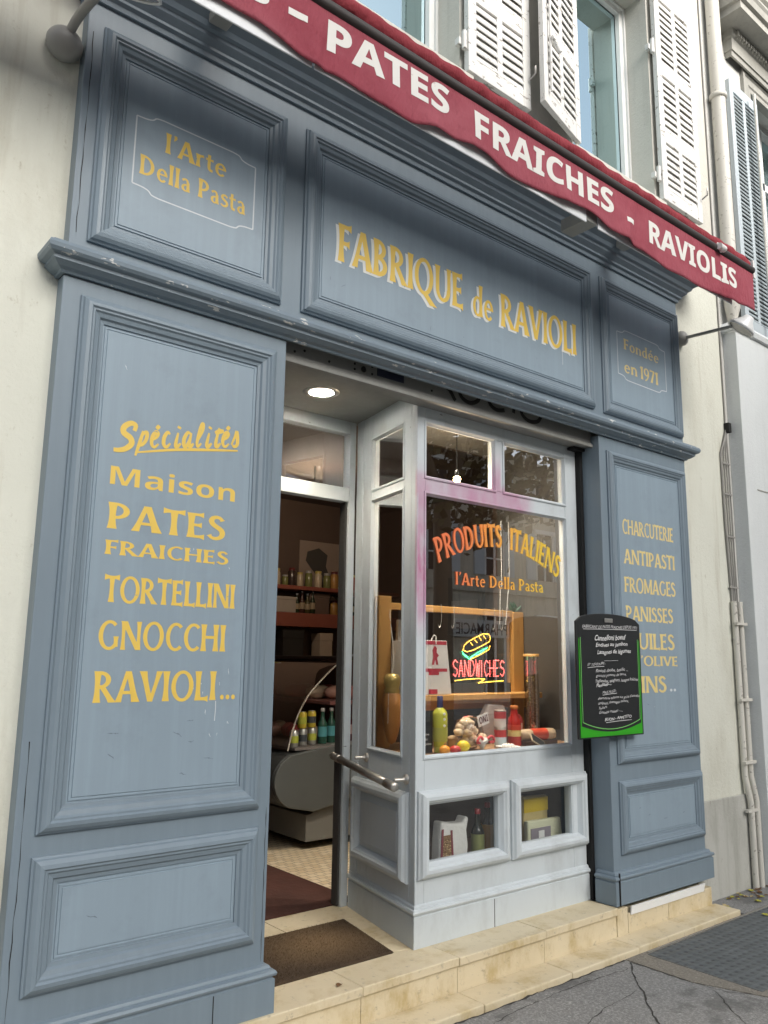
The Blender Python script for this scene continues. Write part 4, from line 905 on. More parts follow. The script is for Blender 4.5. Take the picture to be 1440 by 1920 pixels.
# bag of taralli with ribbon
tg = thing('biscuit_bag', 'clear bag of round pale biscuits tied with a red ribbon', 'bag', (3.02, .28, .8))
m = MB()
for k in range(60):
    a = random.uniform(0, 6.28); rr_ = random.uniform(0, .062); zz = random.uniform(.02, .135)
    rr_ *= math.sin(math.pi*(zz+.02)/.175); c = (3.01+rr_*math.cos(a)+(.04 if zz < .06 else -.01), .285+rr_*.7*math.sin(a), .80+zz+.012)
    m.ball(c, random.uniform(.019, .026), 10, 7, .08, (1, 1, .75))
m.build('biscuits', col('pale_biscuit', (.70, .55, .38), .6, var=.3, scale=40), tg)
MB().ball((3.015, .285, .885), .088, 20, 12, .06, (1.0, .8, .92)).build('film', glass_mat('clear_film', 1.3, (.95, .95, .95), .02), tg)
MB().lathe([(.004, 0), (.012, .02), (.034, .055), (.03, .06)], (3.05, .225, .80), 12, (-.3, -.2, 1)).build('bag_neck', col('white_film', (.6, .58, .56), .3), tg)
m = MB(); m.lathe([(.02, -.006), (.024, 0), (.02, .006)], (3.05, .222, .845), 14, (-.3, -.4, 1))
for s_ in (-1, 1): m.tube(smooth([(3.05, .21, .845), (3.05+s_*.04, .2, .87), (3.05+s_*.062, .2, .845), (3.05+s_*.03, .205, .84)]), .007, 6)
m.build('ribbon', col('red_ribbon', (.60, .06, .07), .4), tg)
tgc = thing('price_card', 'small tilted white card with dark letters stuck in the biscuit bag', 'card', (3.10, .30, .93))
c45 = Matrix.Rotation(R(-14), 3, 'Y'); m = MB(); cc = Vector((3.105, .27, .945)); vs = [cc+c45 @ Vector((a, b_, c_)) for a in (-.04, .04) for b_ in (0, .003) for c_ in (-.028, .028)]
m.add([tuple(v) for v in vs], [(0, 1, 3, 2), (4, 6, 7, 5), (0, 4, 5, 1), (2, 3, 7, 6), (0, 2, 6, 4), (1, 5, 7, 3)]); m.build('card_sheet', 'white', tgc)
font_text(BOLD('ONI'), lambda u, v: tuple(cc+c45 @ Vector((-.030+.064*u, -.0015, -.016+.036*v)))).build('lettering', col('maroon_ink', (.12, .02, .03)), tgc)
sj = thing('small_jar', 'small jar of amber preserve with kraft paper lid behind the lemon', 'jar', (2.945, .33, .8))
MB().lathe([(.02, 0), (.024, .004), (.024, .05), (.021, .056)], (2.945, .33, .80), 16).build('jar_body', col('amber_preserve', (.42, .25, .10), .2), sj); MB().lathe([(.028, .054), (.026, .062), (.012, .07), (0, .07)], (2.945, .33, .80), 16).build('lid', col('kraft_paper', (.46, .32, .18), .8), sj)
r2 = thing('red_pouch', 'red food pouch standing behind the tomato sauce bottle', 'pouch', (3.44, .36, .8))
MB().prism([(3.40, .80), (3.50, .80), (3.495, .93), (3.47, .955), (3.425, .955), (3.405, .93)], .34, .375).build('pouch_body', col('red_pouch_film', (.45, .05, .05), .3, bmp=.4, scale=14), r2, .006); MB().box(3.415, 3.485, .337, .3395, .86, .91).build('print', col('pale_print', (.6, .55, .45)), r2)
c2 = thing('clear_pasta_bag', 'clear cellophane bag with pale pasta behind the tomato cans', 'bag', (3.36, .46, .8))
MB().prism([(3.28, .80), (3.46, .80), (3.47, .93), (3.46, 1.0), (3.33, 1.01), (3.28, .94)], .44, .48).build('bag_body', col('cellophane_pasta', (.50, .46, .42), .2, bmp=.6, scale=9), c2, .01)
rg = thing('kitchen_grater', 'steel kitchen grater hanging on the left pine post', 'grater', (2.775, .56, 1.3))
MB().prism([(2.765, 1.30), (2.815, 1.29), (2.80, 1.45), (2.77, 1.45)], .555, .575).build('grater_body', 'steel', rg, .002); MB().tube([(2.783, .565, 1.45), (2.783, .565, 1.50)], .006, 6).build('handle', 'black', rg)
# tomato cans
def tcan(z, label, topred):
    t = thing('tomato_can', label, 'can', (3.265, .30, z), 'tomato cans in the window')
    MB().lathe([(.030, 0), (.033, .003), (.033, .006), (.0315, .008), (.0315, .087), (.033, .089), (.033, .092), (.03, .094), (.0, .092)], (3.265, .30, z), 20).build('can_body', 'steel', t)
    MB().lathe([(.0323, .009), (.0323, .05)], (3.265, .30, z), 20).build('label', col('white_blue_label', (.50, .60, .66)) if not topred else col('white_red_label', (.55, .5, .48)), t)
    MB().lathe([(.0324, .05), (.0324, .086)], (3.265, .30, z), 20).build('label', col('tomato_red_label', (.45, .04, .04)), t)
tcan(.80, 'red and pale blue tomato can, lower of its stack', False); tcan(.894, 'red and white tomato can stacked on top of another', True)
sb = thing('tomato_sauce_bottle', 'red tomato sauce bottle with orange lid and yellow label', 'bottle', (3.365, .29, .8))
MB().lathe([(.033, 0), (.036, .005), (.036, .115), (.034, .13), (.02, .165), (.018, .19)], (3.365, .29, .80), 20).build('bottle_body', col('tomato_sauce', (.42, .025, .02), .15), sb)
MB().lathe([(.020, .19), (.0215, .192), (.0215, .206), (.019, .209), (0, .209)], (3.365, .29, .80), 16).build('lid', col('orange_lid', (.52, .17, .04), .4), sb)
MB().lathe([(.0364, .05), (.0364, .082)], (3.365, .29, .80), 20).build('label', col('yellow_label', (.66, .52, .2)), sb); MB().lathe([(.0364, .083), (.0364, .11)], (3.365, .29, .80), 20).build('label', col('sauce_red_label', (.55, .07, .04)), sb)
sa = thing('saucer', 'white lace edged saucer at the front of the window sill', 'saucer', (3.23, .215, .8))
MB().lathe([(.0, .801), (.035, .802), (.06, .808), (.065, .812), (.06, .811), (.035, .805)], (3.23, .215, 0), 24).build('plate', 'white', sa)
m = MB()
for k in range(9): a = k*.698; m.ball((3.23+.026*math.cos(a), .215+.02*math.sin(a), .813), .011, 7, 5, .1)
m.build('sugar_pieces', 'white', sa)
bp = thing('biscuit_packet', 'long beige and red biscuit packet lying at the right end of the window', 'packet', (3.53, .27, .8))
m = MB(); m.lathe([(.012, 0), (.03, .012), (.032, .05), (.032, .20), (.03, .238), (.012, .25)], (3.41, .29, .852), 10, (1, -.12, 0)); m.build('wrapper', col('beige_wrapper', (.55, .42, .28), .3), bp)
m = MB(); m.lathe([(.033, .07), (.033, .18)], (3.41, .29, .852), 10, (1, -.12, 0)); m.build('label', col('scarlet_label', (.60, .07, .03), .35), bp)
MB().box(3.40, 3.66, .24, .32, .801, .822).build('tray', col('dark_biscuit_tray', (.09, .05, .03), .4), bp)
ct = thing('chalk_price_tag', 'small slate price tag in a pale wood frame leaning by the biscuit packet', 'price tag', (3.46, .2, .8))
m = MB(); a = Matrix.Rotation(R(25), 3, 'Y') @ Matrix.Rotation(R(-35), 3, 'X'); cc = Vector((3.455, .205, .826))
def slab(m, c, mt, hx, hy, hz):
    vs = [c+mt @ Vector((x, y, z)) for x in (-hx, hx) for y in (-hy, hy) for z in (-hz, hz)]
    m.add([tuple(v) for v in vs], [(0, 1, 3, 2), (4, 6, 7, 5), (0, 4, 5, 1), (2, 3, 7, 6), (0, 2, 6, 4), (1, 5, 7, 3)])
slab(m, cc, a, .062, .003, .026); m.build('wood_rim', col('pale_wood', (.55, .45, .3)), ct)
m = MB(); slab(m, cc-a @ Vector((0, .002, 0)), a, .056, .0025, .021); m.build('slate', 'black', ct)
pj = thing('pasta_jar', 'tall glass jar filled with dry pasta and closed by a wooden lid', 'jar', (3.64, .40, .8))
MB().lathe([(.040, 0), (.042, .004), (.042, .37)], (3.64, .40, .80), 20).build('pasta', None, pj)
m_, t_, b_ = new_mat('dry_pasta'); vo = nd(t_, 'ShaderNodeTexVoronoi', Scale=75.0); t_.links.new(coords(t_, (1, 1, 1.6)), vo.inputs['Vector']); t_.links.new(ramp(t_, vo.outputs['Distance'], [(0, (.66, .46, .22)), (.55, (.22, .12, .045))]), b_.inputs['Base Color']); bump(t_, b_, vo.outputs['Distance'], .8, .01)
pj.children[0].data.materials.append(m_)
MB().lathe([(.0445, 0), (.0445, .47)], (3.64, .40, .80), 24).build('jar_glass', 'glass', pj); MB().lathe([(.046, .47), (.046, .485), (.0, .485)], (3.64, .40, .80), 20).build('lid', 'wood', pj)
# panettone boxes on the shelf
def gift(x0, x1, y0, y1, z0, z1, label):
    t = thing('gift_box', label, 'box', ((x0+x1)/2, (y0+y1)/2, z0), 'gift boxes on the pine shelf')
    MB().prism([(x0-.01, z0), (x1+.035, z0), (x1, z1), (x0, z1)], y0, y1).build('carton', col('white_card', (.66, .65, .63), .5), t, .003)
    h = z1-z0; r_ = col('gift_red', (.42, .03, .06), .45)
    m = MB(); m.box(x0, x1-.0, y0-.002, y0-.0005, z0+h*.42, z0+h*.48); m.box(x0+.005, x1-.005, y0-.002, y0-.0005, z1-.022, z1-.002); m.box(x0+.03, x0+.10, y0-.0024, y0-.0005, z0+h*.36, z0+h*.42); m.box(x0+.03, x0+.09, y0-.0022, y0-.0005, z0+.004, z0+h*.1); m.build('red_band', r_, t)
    m = MB(); q = [(x0+.05, z0+h*.55), (x0+.06, z0+h*.7), (x0+.055, z0+h*.82), (x0+.07, z0+h*.9), (x0+.085, z0+h*.86), (x0+.082, z0+h*.78), (x0+.1, z0+h*.72), (x0+.085, z0+h*.68), (x0+.095, z0+h*.55), (x0+.082, z0+h*.55), (x0+.075, z0+h*.66), (x0+.064, z0+h*.55)]
    m.prism(q, y0-.003, y0-.001); m.build('printed_figure', r_, t)
    m = MB(); m.tube(smooth([(x0+.055, y0+.01, z1), (x0+.06, y0-.005, z1+.025), (x0+.075, y0-.005, z1+.02), (x0+.075, y0-.006, z1-.02)]), .003, 6); m.build('cord_handle', 'white', t)
gift(2.86, 3.02, .45, .58, 1.066, 1.345, 'white and red gift box with printed figure, right of two on the shelf')
gift(2.745, 2.845, .47, .58, 1.066, 1.34, 'white and red gift box half hidden behind the corner post')
# hanging ham-shaped cheese
hc = thing('hanging_cheese', 'long orange smoked cheese with gold foil top hanging by the side pane', 'cheese', (2.715, .40, .84))
MB().lathe([(.0, 0), (.02, .01), (.036, .06), (.052, .14), (.056, .19), (.048, .235), (.034, .255)], (2.688, .505, .825), 18).build('cheese_body', col('smoked_orange', (.52, .23, .06), .4, var=.3), hc)
MB().lathe([(.036, .25), (.042, .262), (.034, .275), (.042, .30), (.045, .325), (.03, .345), (.0, .35)], (2.688, .505, .825), 14).build('foil_top', col('gold_foil', (.60, .46, .16), .3, metal=.5, var=.4, scale=40), hc)
MB().tube(smooth([(2.688, .505, 1.17), (2.70, .51, 1.28), (2.72, .56, 1.42), (2.73, .58, 1.5)]), .002, 5).tube([(2.645, .48, 1.08), (2.638, .475, .93)], .002, 5).build('string', 'white', hc)
# black menu board and dangling hooks/chain
mbd = thing('menu_slate', 'black slate with chalk writing standing at the left of the window', 'slate board', (2.70, .29, .8))
MB().box(2.625, 2.765, .285, .292, .801, 1.0).build('slate', 'black', mbd)
join(font_flat('il pane', 2.68, 2.74, .88, .895, .283, shear=.2), font_flat('lo olio', 2.69, 2.73, .86, .873, .283, shear=.2), font_flat('la peperone', 2.69, 2.755, .835, .85, .283, shear=.2), font_flat('vini', 2.64, 2.68, .95, .965, .283, shear=.2)).build('chalk_writing', 'white', mbd)
bc = thing('bead_chain', 'double loop of white bead chain hanging inside the big pane', 'chain', (3.45, .42, 2.0))
m = MB()
for k in range(95):
    z = 2.03-k*.0062; m.ball((3.40-.0002*k*(1 if k > 60 else 0), .40, z), .0028, 5, 4); m.ball((3.465-.0008*max(0, k-50), .40, z), .0028, 5, 4)
m.build('beads', 'white', bc)
hk = thing('wire_hooks', 'thin steel hooks hanging from the pine top rail', 'hooks', (3.3, .585, 1.5))
m = MB()
for x in (3.10, 3.2, 3.53, 3.6): m.tube(smooth([(x, .58, 1.55), (x, .575, 1.47), (x-.01, .575, 1.43), (x-.025, .57, 1.42), (x-.03, .57, 1.435)]), .0018, 5)
m.build('wire', 'steel', hk)
gbag = thing('tinsel_bow', 'dark green bow shaped decoration on the pine post top', 'decoration', (3.745, .61, 1.535)); m = MB()
for k in range(26): a = random.uniform(0, 6.28); m.tube([(3.745, .61, 1.536), (3.745+.05*math.cos(a), .61+.02*math.sin(a), 1.56+random.uniform(0, .04))], [.006, .003], 5)
m.build('tinsel', col('dark_green', (.01, .09, .04), .4), gbag)
# LED sign
ls = thing('led_sign', 'lit dotted LED sign reading SANDWICHES under a sandwich outline', 'lit sign', (3.32, .5, 1.08))
yL = .49
B('sign_panel', 'black', ls, (3.07, 3.58, yL+.012, yL+.02, 1.068, 1.12), bevel=.002)
B('clear_panel', glass_mat('clear_acrylic', .6), ls, (3.07, 3.58, yL+.008, yL+.010, 1.12, 1.40), bevel=0)
SEG = {'S': [[(1, .85), (.5, 1), (0, .8), (.1, .6), (.9, .42), (1, .2), (.5, 0), (0, .15)]], 'A': [[(0, 0), (.5, 1), (1, 0)], [(.2, .35), (.8, .35)]], 'N': [[(0, 0), (0, 1), (1, 0), (1, 1)]], 'D': [[(0, 0), (0, 1), (.6, .95), (1, .6), (1, .4), (.6, .05), (0, 0)]],
       'W': [[(0, 1), (.25, 0), (.5, .8), (.75, 0), (1, 1)]], 'I': [[(.5, 0), (.5, 1)]], 'C': [[(1, .85), (.5, 1), (.05, .7), (.05, .3), (.5, 0), (1, .15)]], 'H': [[(0, 0), (0, 1)], [(1, 0), (1, 1)], [(0, .5), (1, .5)]], 'E': [[(1, 1), (0, 1), (0, 0), (1, 0)], [(0, .5), (.8, .5)]]}
def dots(paths, F, step, r=.0028):
    m = MB()
    for P in paths:
        Q = [Vector(F(*p)) for p in P]; carry = 0
        for a, b in zip(Q[:-1], Q[1:]):
            L = (b-a).length; d = carry
            while d < L: p = a.lerp(b, d/L); m.ball(tuple(p), r, 6, 4); d += step
            carry = d-L
    return m
def led(name, c, s=1.9): return plain(name, c, emit=c, es=s)
paths = []; x = 0
for ch in 'SANDWICHES':
    wv = .3 if ch == 'I' else .75
    for P in SEG[ch]: paths.append([(x+(p[0] if ch != 'I' else .2)*wv, p[1]) for p in P])
    x += wv+.28
x -= .28
dots(paths, lambda u, v: (3.105+.405*u/x, yL, 1.158+.088*v), .0085).build('red_dots', led('red_led', (1, .12, .10)), ls)
dots([[(3.12, 1.135), (3.2, 1.142), (3.3, 1.146), (3.35, 1.142), (3.32, 1.128), (3.30, 1.122), (3.4, 1.128), (3.5, 1.132)]], lambda a, b_: (a, yL, b_), .0095).build('yellow_dots', led('amber_led', (1, .62, .06)), ls)
bun = [(3.18, 1.30), (3.19, 1.325), (3.22, 1.345), (3.28, 1.37), (3.34, 1.392), (3.385, 1.392), (3.40, 1.37), (3.39, 1.35), (3.33, 1.325), (3.26, 1.30), (3.21, 1.29), (3.18, 1.30)]
dots([bun, [(3.24, 1.34), (3.26, 1.325)], [(3.275, 1.355), (3.295, 1.34)], [(3.31, 1.37), (3.33, 1.35)], [(3.345, 1.38), (3.365, 1.36)], [(3.245, 1.252), (3.32, 1.278), (3.385, 1.305), (3.395, 1.325)]], lambda a, b_: (a, yL, b_), .0095).build('bun_dots', led('bun_amber_led', (1, .5, .06)), ls)
dots([[(3.175, 1.29), (3.19, 1.27), (3.23, 1.25), (3.26, 1.27), (3.31, 1.28), (3.38, 1.32)], [(3.18, 1.28), (3.22, 1.262)], [(3.24, 1.262), (3.30, 1.29), (3.36, 1.312)]], lambda a, b_: (a, yL, b_), .0085).build('green_dots', led('green_led', (.08, 1, .3)), ls)
# recessed lamps in the ceiling of the display
for (lx, ly), l in (((3.02, .48), 'lit recessed lamp in the display ceiling above the gift boxes'), ((3.47, .50), 'lit recessed lamp in the display ceiling above the pasta jar')):
    t = thing('display_downlight', l, 'light', (lx, ly, 2.56), 'recessed lamps above the display')
    MB().lathe([(.040, 2.556), (.056, 2.553), (.060, 2.5585)], (lx, ly, 0), 24, None, False).build('trim_ring', 'steel', t)
    MB().lathe([(.0, 2.557), (.041, 2.557)], (lx, ly, 0), 24).build('lamp_disc', M['lit_lamp'], t)
    l2 = bpy.data.lights.new('display_beam', 'SPOT'); o2 = bpy.data.objects.new('display_beam', l2); sc.collection.objects.link(o2); o2.location = (lx, ly, 2.545); l2.energy = 26; l2.spot_size = R(95); l2.spot_blend = .8; l2.color = (1, .88, .72); l2.shadow_soft_size = .04; o2.parent = t; o2.matrix_parent_inverse = Matrix.Translation(t.location).inverted()
# pendant bulb above the display
bu = thing('pendant_bulb', 'bare glowing warm bulb hanging inside the upper display window', 'light bulb', (3.02, .37, 2.2))
MB().ball((3.02, .37, 2.215), .02, 14, 10).build('bulb', plain('glowing_bulb', (1, .8, .5), emit=(1, .6, .25), es=30), bu); MB().lathe([(.012, 2.232), (.012, 2.26), (.004, 2.265)], (3.02, .37, 0), 10).build('socket', 'black', bu); MB().tube([(3.02, .37, 2.262), (3.02, .37, 2.56)], .003, 6).build('cord', 'black', bu)
pl_ = bpy.data.lights.new('bulb_glow', 'POINT'); po_ = bpy.data.objects.new('bulb_glow', pl_); sc.collection.objects.link(po_); po_.location = (3.02, .37, 2.17); pl_.energy = 2.5; pl_.color = (1, .76, .52); pl_.shadow_soft_size = .03; po_.parent = bu; po_.matrix_parent_inverse = Matrix.Translation(bu.location).inverted()
rl_ = bpy.data.lights.new('room_lamp', 'POINT'); ro = bpy.data.objects.new('room_lamp_glow', rl_); sc.collection.objects.link(ro); ro.location = (4.01, 3.2, 2.62); rl_.energy = 5; rl_.color = (1, .80, .62); rl_.shadow_soft_size = .1
rlamp = thing('ceiling_bulb', 'warm bulb lit on the shop ceiling, seen faintly through the side pane', 'light bulb', (4.01, 3.2, 2.70))
MB().ball((4.01, 3.2, 2.735), .03, 12, 8).build('bulb', M['glowing_bulb'] if 'glowing_bulb' in M else bpy.data.materials['glowing_bulb'], rlamp); MB().tube([(4.01, 3.2, 2.765), (4.01, 3.2, 2.95)], .008, 6).build('cord', 'black', rlamp); ro.parent = rlamp; ro.matrix_parent_inverse = Matrix.Translation(rlamp.location).inverted()
# goods in the low windows
pb = thing('pasta_bag', 'white and orange bag of dry pasta in the left low window', 'bag', (2.94, .33, .27))
m = MB(); P = [(2.775, .272), (2.96, .272), (2.97, .36), (2.96, .43), (2.975, .485), (2.95, .495), (2.935, .465), (2.86, .47), (2.79, .485), (2.78, .40)]
m.prism(P, .245, .31); m.build('bag_body', col('white_bag_film', (.74, .72, .68), .3, bmp=.4, scale=10), pb, .012, 3)
m = MB(); m.prism([(2.79, .275), (2.855, .275), (2.845, .42), (2.80, .42)], .242, .2445); m.build('clear_window', m_, pb)
m = MB(); m.prism([(2.777, .275), (2.79, .275), (2.80, .45), (2.787, .45)], .2415, .2435); m.prism([(2.855, .275), (2.867, .275), (2.857, .44), (2.845, .44)], .2415, .2435); m.build('maroon_stripe', col('maroon_stripe', (.2, .03, .04)), pb)
dkb = col('dark_oil_glass', (.012, .016, .010), .1); redc = col('red_cap', (.42, .02, .03), .35)
bottle('oil_bottle', 3.058, .27, .27, .245, .034, dkb, redc, col('olive_green_label', (.22, .24, .08)), 'dark oil bottle with red cap and green label, left of the pair', 'oil bottles in the low window', lo=.1, hi=.52)
bottle('oil_bottle', 3.150, .29, .27, .265, .034, dkb, redc, col('orange_oil_label', (.5, .25, .04)), 'dark oil bottle with red cap and orange label, right of the pair', 'oil bottles in the low window', lo=.1, hi=.6)
rb_ = thing('rice_pack', 'flat cellophane pack with pale green border in the right low window', 'packet', (3.60, .33, .27))
MB().prism([(3.42, .272), (3.71, .272), (3.69, .41), (3.42, .415)], .255, .285).build('pack_body', col('pale_green_film', (.66, .66, .46), .25, bmp=.4, scale=12), rb_, .008)
MB().box(3.44, 3.60, .251, .2545, .305, .375).build('window_print', col('grey_violet_print', (.25, .22, .25)), rb_); MB().box(3.50, 3.545, .249, .251, .325, .36).build('sticker', 'white', rb_)
yb = thing('yellow_pack', 'yellow topped packet standing behind the cellophane pack', 'packet', (3.57, .40, .27))
MB().prism([(3.45, .272), (3.65, .272), (3.65, .52), (3.45, .53)], .31, .345).build('pack_body', col('yellow_pack_film', (.62, .5, .22), .3), yb, .008); MB().box(3.452, 3.648, .307, .31, .445, .515).build('header', col('bright_yellow', (.7, .5, .02)), yb)

# ------------------------------------------------------------------ awning
aw = thing('awning', 'rolled up wine red awning with white lettered valance over the shop', 'awning', (2.7, -.45, 3.72))
XA, XB = -.45, 4.86
bot = [(-.5, 3.46), (.1, 3.45), (1.0, 3.474), (1.20, 3.474), (1.474, 3.432), (1.60, 3.438), (1.924, 3.405), (2.1, 3.455), (2.363, 3.470), (2.573, 3.430), (2.85, 3.452), (3.133, 3.478), (3.35, 3.445), (3.598, 3.428), (3.9, 3.41), (4.192, 3.404), (4.5, 3.43), (4.86, 3.457)]
def zbot(x):
    for (a, za), (b_, zb) in zip(bot[:-1], bot[1:]):
        if x <= b_:
            t = (x-a)/(b_-a); t = t*t*(3-2*t); return za+(zb-za)*t
    return bot[-1][1]
def vy(x, z):
    k = max(0, min(1, (3.70-z)/.27))
    return -.460+k*(.007*math.sin(x*5.1+.6)+.004*math.sin(x*11.7+z*4)+.0025*math.sin(x*23+1+z*9) + sum(a*math.exp(-((x-c_-(3.7-z)*sl)/w_)**2) for a, c_, w_, sl in ((.011, 3.60, .035, -.25), (-.012, 3.53, .03, -.3), (.009, 1.49, .03, .12), (-.008, 1.40, .04, .3), (.008, 2.25, .04, -.2), (-.008, 2.32, .03, -.1), (.009, 4.42, .03, .2), (-.007, 2.86, .05, .4), (.008, 4.72, .05, -.3))))
nx, nz = 240, 16; m = MB(); vs = []
for i in range(nx+1):
    x = XA+(XB-XA)*i/nx; zb = zbot(x)
    for j in range(nz+1): z = 3.72+(zb-3.72)*j/nz; vs.append((x, vy(x, z), z))
m.add(vs, [(i*(nz+1)+j, i*(nz+1)+j+1, (i+1)*(nz+1)+j+1, (i+1)*(nz+1)+j) for i in range(nx) for j in range(nz)], True)
va = m.build('valance', 'red', aw)
so = va.modifiers.new('solid', 'SOLIDIFY'); so.thickness = .003; so.offset = 1
lets = []
for t, a, b_, z0, z1, dz in (('PATES', 1.522, 2.160, 3.522, 3.655, .018), ('FRAICHES', 2.312, 3.345, 3.512, 3.648, .024), ('RAVIOLIS', 3.676, 4.628, 3.502, 3.636, .02), ('S', 1.165, 1.262, 3.545, 3.675, .0)):
    lets.append(font_text(BOLD(t), lambda u, v: (lambda x, z: (x, vy(x, z)-.0045, z))(a+(b_-a)*u, z0+(z1-z0)*v+dz*u), offset=.013, sub=2))
for a, b_, z0, z1 in ((1.344, 1.427, 3.575, 3.603), (3.458, 3.526, 3.543, 3.571)):
    q = MB(); q.add([(x, vy(x, z)-.0045, z) for x in (a, (a+b_)/2, b_) for z in (z0+(x-a)*.05, z1+(x-a)*.05)], [(0, 1, 3, 2), (2, 3, 5, 4)]); lets.append(q)
letters(va, 'awning_white', *lets)
for x in (1.505, 2.70, 3.905):
    q = MB(); vs = []
    for j in range(17): z = 3.71+(zbot(x)-3.71)*j/16; vs += [(x-.003, vy(x-.003, z)-.0028, z), (x+.003, vy(x+.003, z)-.0028, z)]
    q.add(vs, [(2*j, 2*j+1, 2*j+3, 2*j+2) for j in range(16)]); q.build('seam', 'red_roll', va)
q = MB(); vs = []
for i in range(241):
    x = XA+(XB-XA)*i/240; zb = zbot(x)
    for dz_ in (.0225, .020): vs.append((x, vy(x, zb+dz_)-.0027, zb+dz_))
q.add(vs, [(2*i, 2*i+1, 2*i+3, 2*i+2) for i in range(240)]); q.build('hem_stitch', 'red_roll', va)
MB().tube([(XA, -.452, 3.712), (2.2, -.452, 3.712), (XB, -.452, 3.730)], .028, 18).build('front_bar', 'bar', aw)
m = MB(); n = 20; N = 700; vs = []
for i in range(N+1):
    x = XA+(XB-.03-XA)*i/N; cz_ = 3.785-.012*i/N
    for k in range(n):
        a = 2*math.pi*k/n; ph = a*1.0+x*42; r_ = .050*(1+.06*math.sin(ph)*abs(math.sin(ph*.5+.4))+.03*math.sin(a*2+x*13)+.035*math.sin(a*3+x*37)+.03*math.sin(x*9+a*2)); vs.append((x, -.418+r_*math.cos(a), cz_+r_*math.sin(a)))
m.add(vs, [(i*n+k, i*n+(k+1) % n, (i+1)*n+(k+1) % n, (i+1)*n+k) for i in range(N) for k in range(n)], True); m.add(vs[-n:], [tuple(range(n))]); m.build('fabric_roll', 'red_roll', aw)
m = MB()
for a, b_ in ((XA, 1.468), (1.478, 3.14), (3.235, 4.60)): m.box(a, b_, -.444, -.437, 3.427 if b_ < 4 else 3.425, 3.56)
m.build('white_rail', 'rail', aw, .006)
m = MB(); 
for q in ((3.14, 3.235, -.44, -.28, 3.445, 3.51), (1.2, 1.28, -.40, -.1, 3.70, 3.76), (3.9, 3.98, -.40, -.1, 3.70, 3.76)): B('arm_bracket', 'lampgrey', aw, q, bevel=.004)
m = MB(); m.tube([(4.39, -.49, 3.725), (4.45, -.49, 3.722)], .02, 10); m.tube([(4.42, -.46, 3.76), (4.42, -.49, 3.70)], .012, 8); m.box(4.855, 4.875, -.47, -.40, 3.68, 3.80); m.build('end_fitting', 'white', aw)

# ------------------------------------------------------------------ wall lamps
def wall_lamp(label, base, arm, head, aim, k=1.0):
    t = thing('wall_lamp', label, 'lamp', base, 'wall lamps at the ends of the shopfront')
    MB().ball((base[0], base[1]-.012, base[2]), .052*k, 18, 12, 0, (1, .75, 1)).build('wall_mount', 'lampgrey', t)
    MB().tube(smooth([base, *arm, head], 4), .011*k**2, 10).build('arm', 'lampgrey', t)
    d = Vector(aim).normalized()
    m = MB(); m.lathe([(.015, -.05), (.03, -.045), (.04, -.02), (.085, .03), (.09, .05), (.084, .05), (.04, .0)], head, 18, tuple(d)); m.build('lamp_head', plain('white_lamp_shell', (.75, .76, .76), .3), t)
    MB().lathe([(0, .045), (.083, .046)], head, 18, tuple(d)).build('lens', col('lamp_lens', (.12, .12, .12), .2), t)
wall_lamp('white headed wall lamp on a long thin arm, right of the shopfront', (4.83, .045, 3.415), [(4.81, -.2, 3.39)], (4.80, -.42, 3.37), (-.25, .55, -.75))
wall_lamp('wall lamp with round grey mount and thick arm at the shopfront\'s left end', (.712, .045, 3.42), [(.735, -.06, 3.50), (.80, -.25, 3.56)], (.80, -.40, 3.43), (.15, .5, -.85), 1.25)

# ------------------------------------------------------------------ chalkboard on the right pilaster
cbx = thing('chalkboard', 'black chalk menu board with bright green edge hanging on the right pilaster', 'chalkboard', (3.73, -.06, .85))
x0, x1, z0, z1, yb_ = 3.452, 4.03, .855, 1.50, -.065
def board_pt(u, v): return (x0+(x1-x0)*u, z0+(z1-z0)*v)
top = [board_pt(u, .93+.075*(1-(2*u-1)**2)**.5*1.0) for u in [i/14 for i in range(15)]]
side = [board_pt(.0, .0), board_pt(1, 0), board_pt(1.0, .93)]
outline = [board_pt(.0, 0), board_pt(1, 0)] + [board_pt(1-(.006 if 0 else 0), .90)] + top[::-1] + [board_pt(0, .90)]
MB().prism(outline, yb_, yb_+.012).build('board', 'black', cbx, .004)
m = MB(); yy = yb_-.0012
g = col('bright_green', (.03, .34, .012), .35)
curve = [(u, .045+.06*(2*u-1)**2) for u in [i/16 for i in range(17)]]
vs = [(*board_pt(.025+.95*u, .012),) for u, v in curve]; ws = [(*board_pt(.025+.95*u, v),) for u, v in curve]
m.add([(x, yy, z) for x, z in vs]+[(x, yy, z) for x, z in ws], [(i, i+1, i+18, i+17) for i in range(16)])
for u0 in (.025, .956):
    a = [board_pt(u0, .10), board_pt(u0+.019, .10), board_pt(u0+.016, .78), board_pt(u0+.010, .80), board_pt(u0+.004, .78)]
    m.add([(x, yy, z) for x, z in a], [(0, 1, 2, 3, 4)])
m.build('green_trim', g, cbx)
m = MB(); y3 = yb_-.0022
for pts in ([(.055, .80), (.06, .13)], [(.945, .80), (.94, .13)], [(.06, .13)]+[(.06+.88*u, .065+.065*(2*u-1)**2) for u in [i/12 for i in range(1, 12)]]+[(.94, .13)]):
    q = ribbon([board_pt(*p) for p in pts], .004, y3); m.add(q.v, q.f)
m.build('inner_line', col('pale_green_line', (.2, .55, .15)), cbx)
def hand(t, u0, u1, v0, v1, bold=False, sh=.25):
    return font_text(t, lambda u, v: (lambda p: (p[0], y3, p[1]))(board_pt(u0+(u1-u0)*u, v0+(v1-v0)*v+.0035*math.sin(u*17)+(.02 if bold else .015)*u)), offset=.016 if bold else .0, shear=sh)
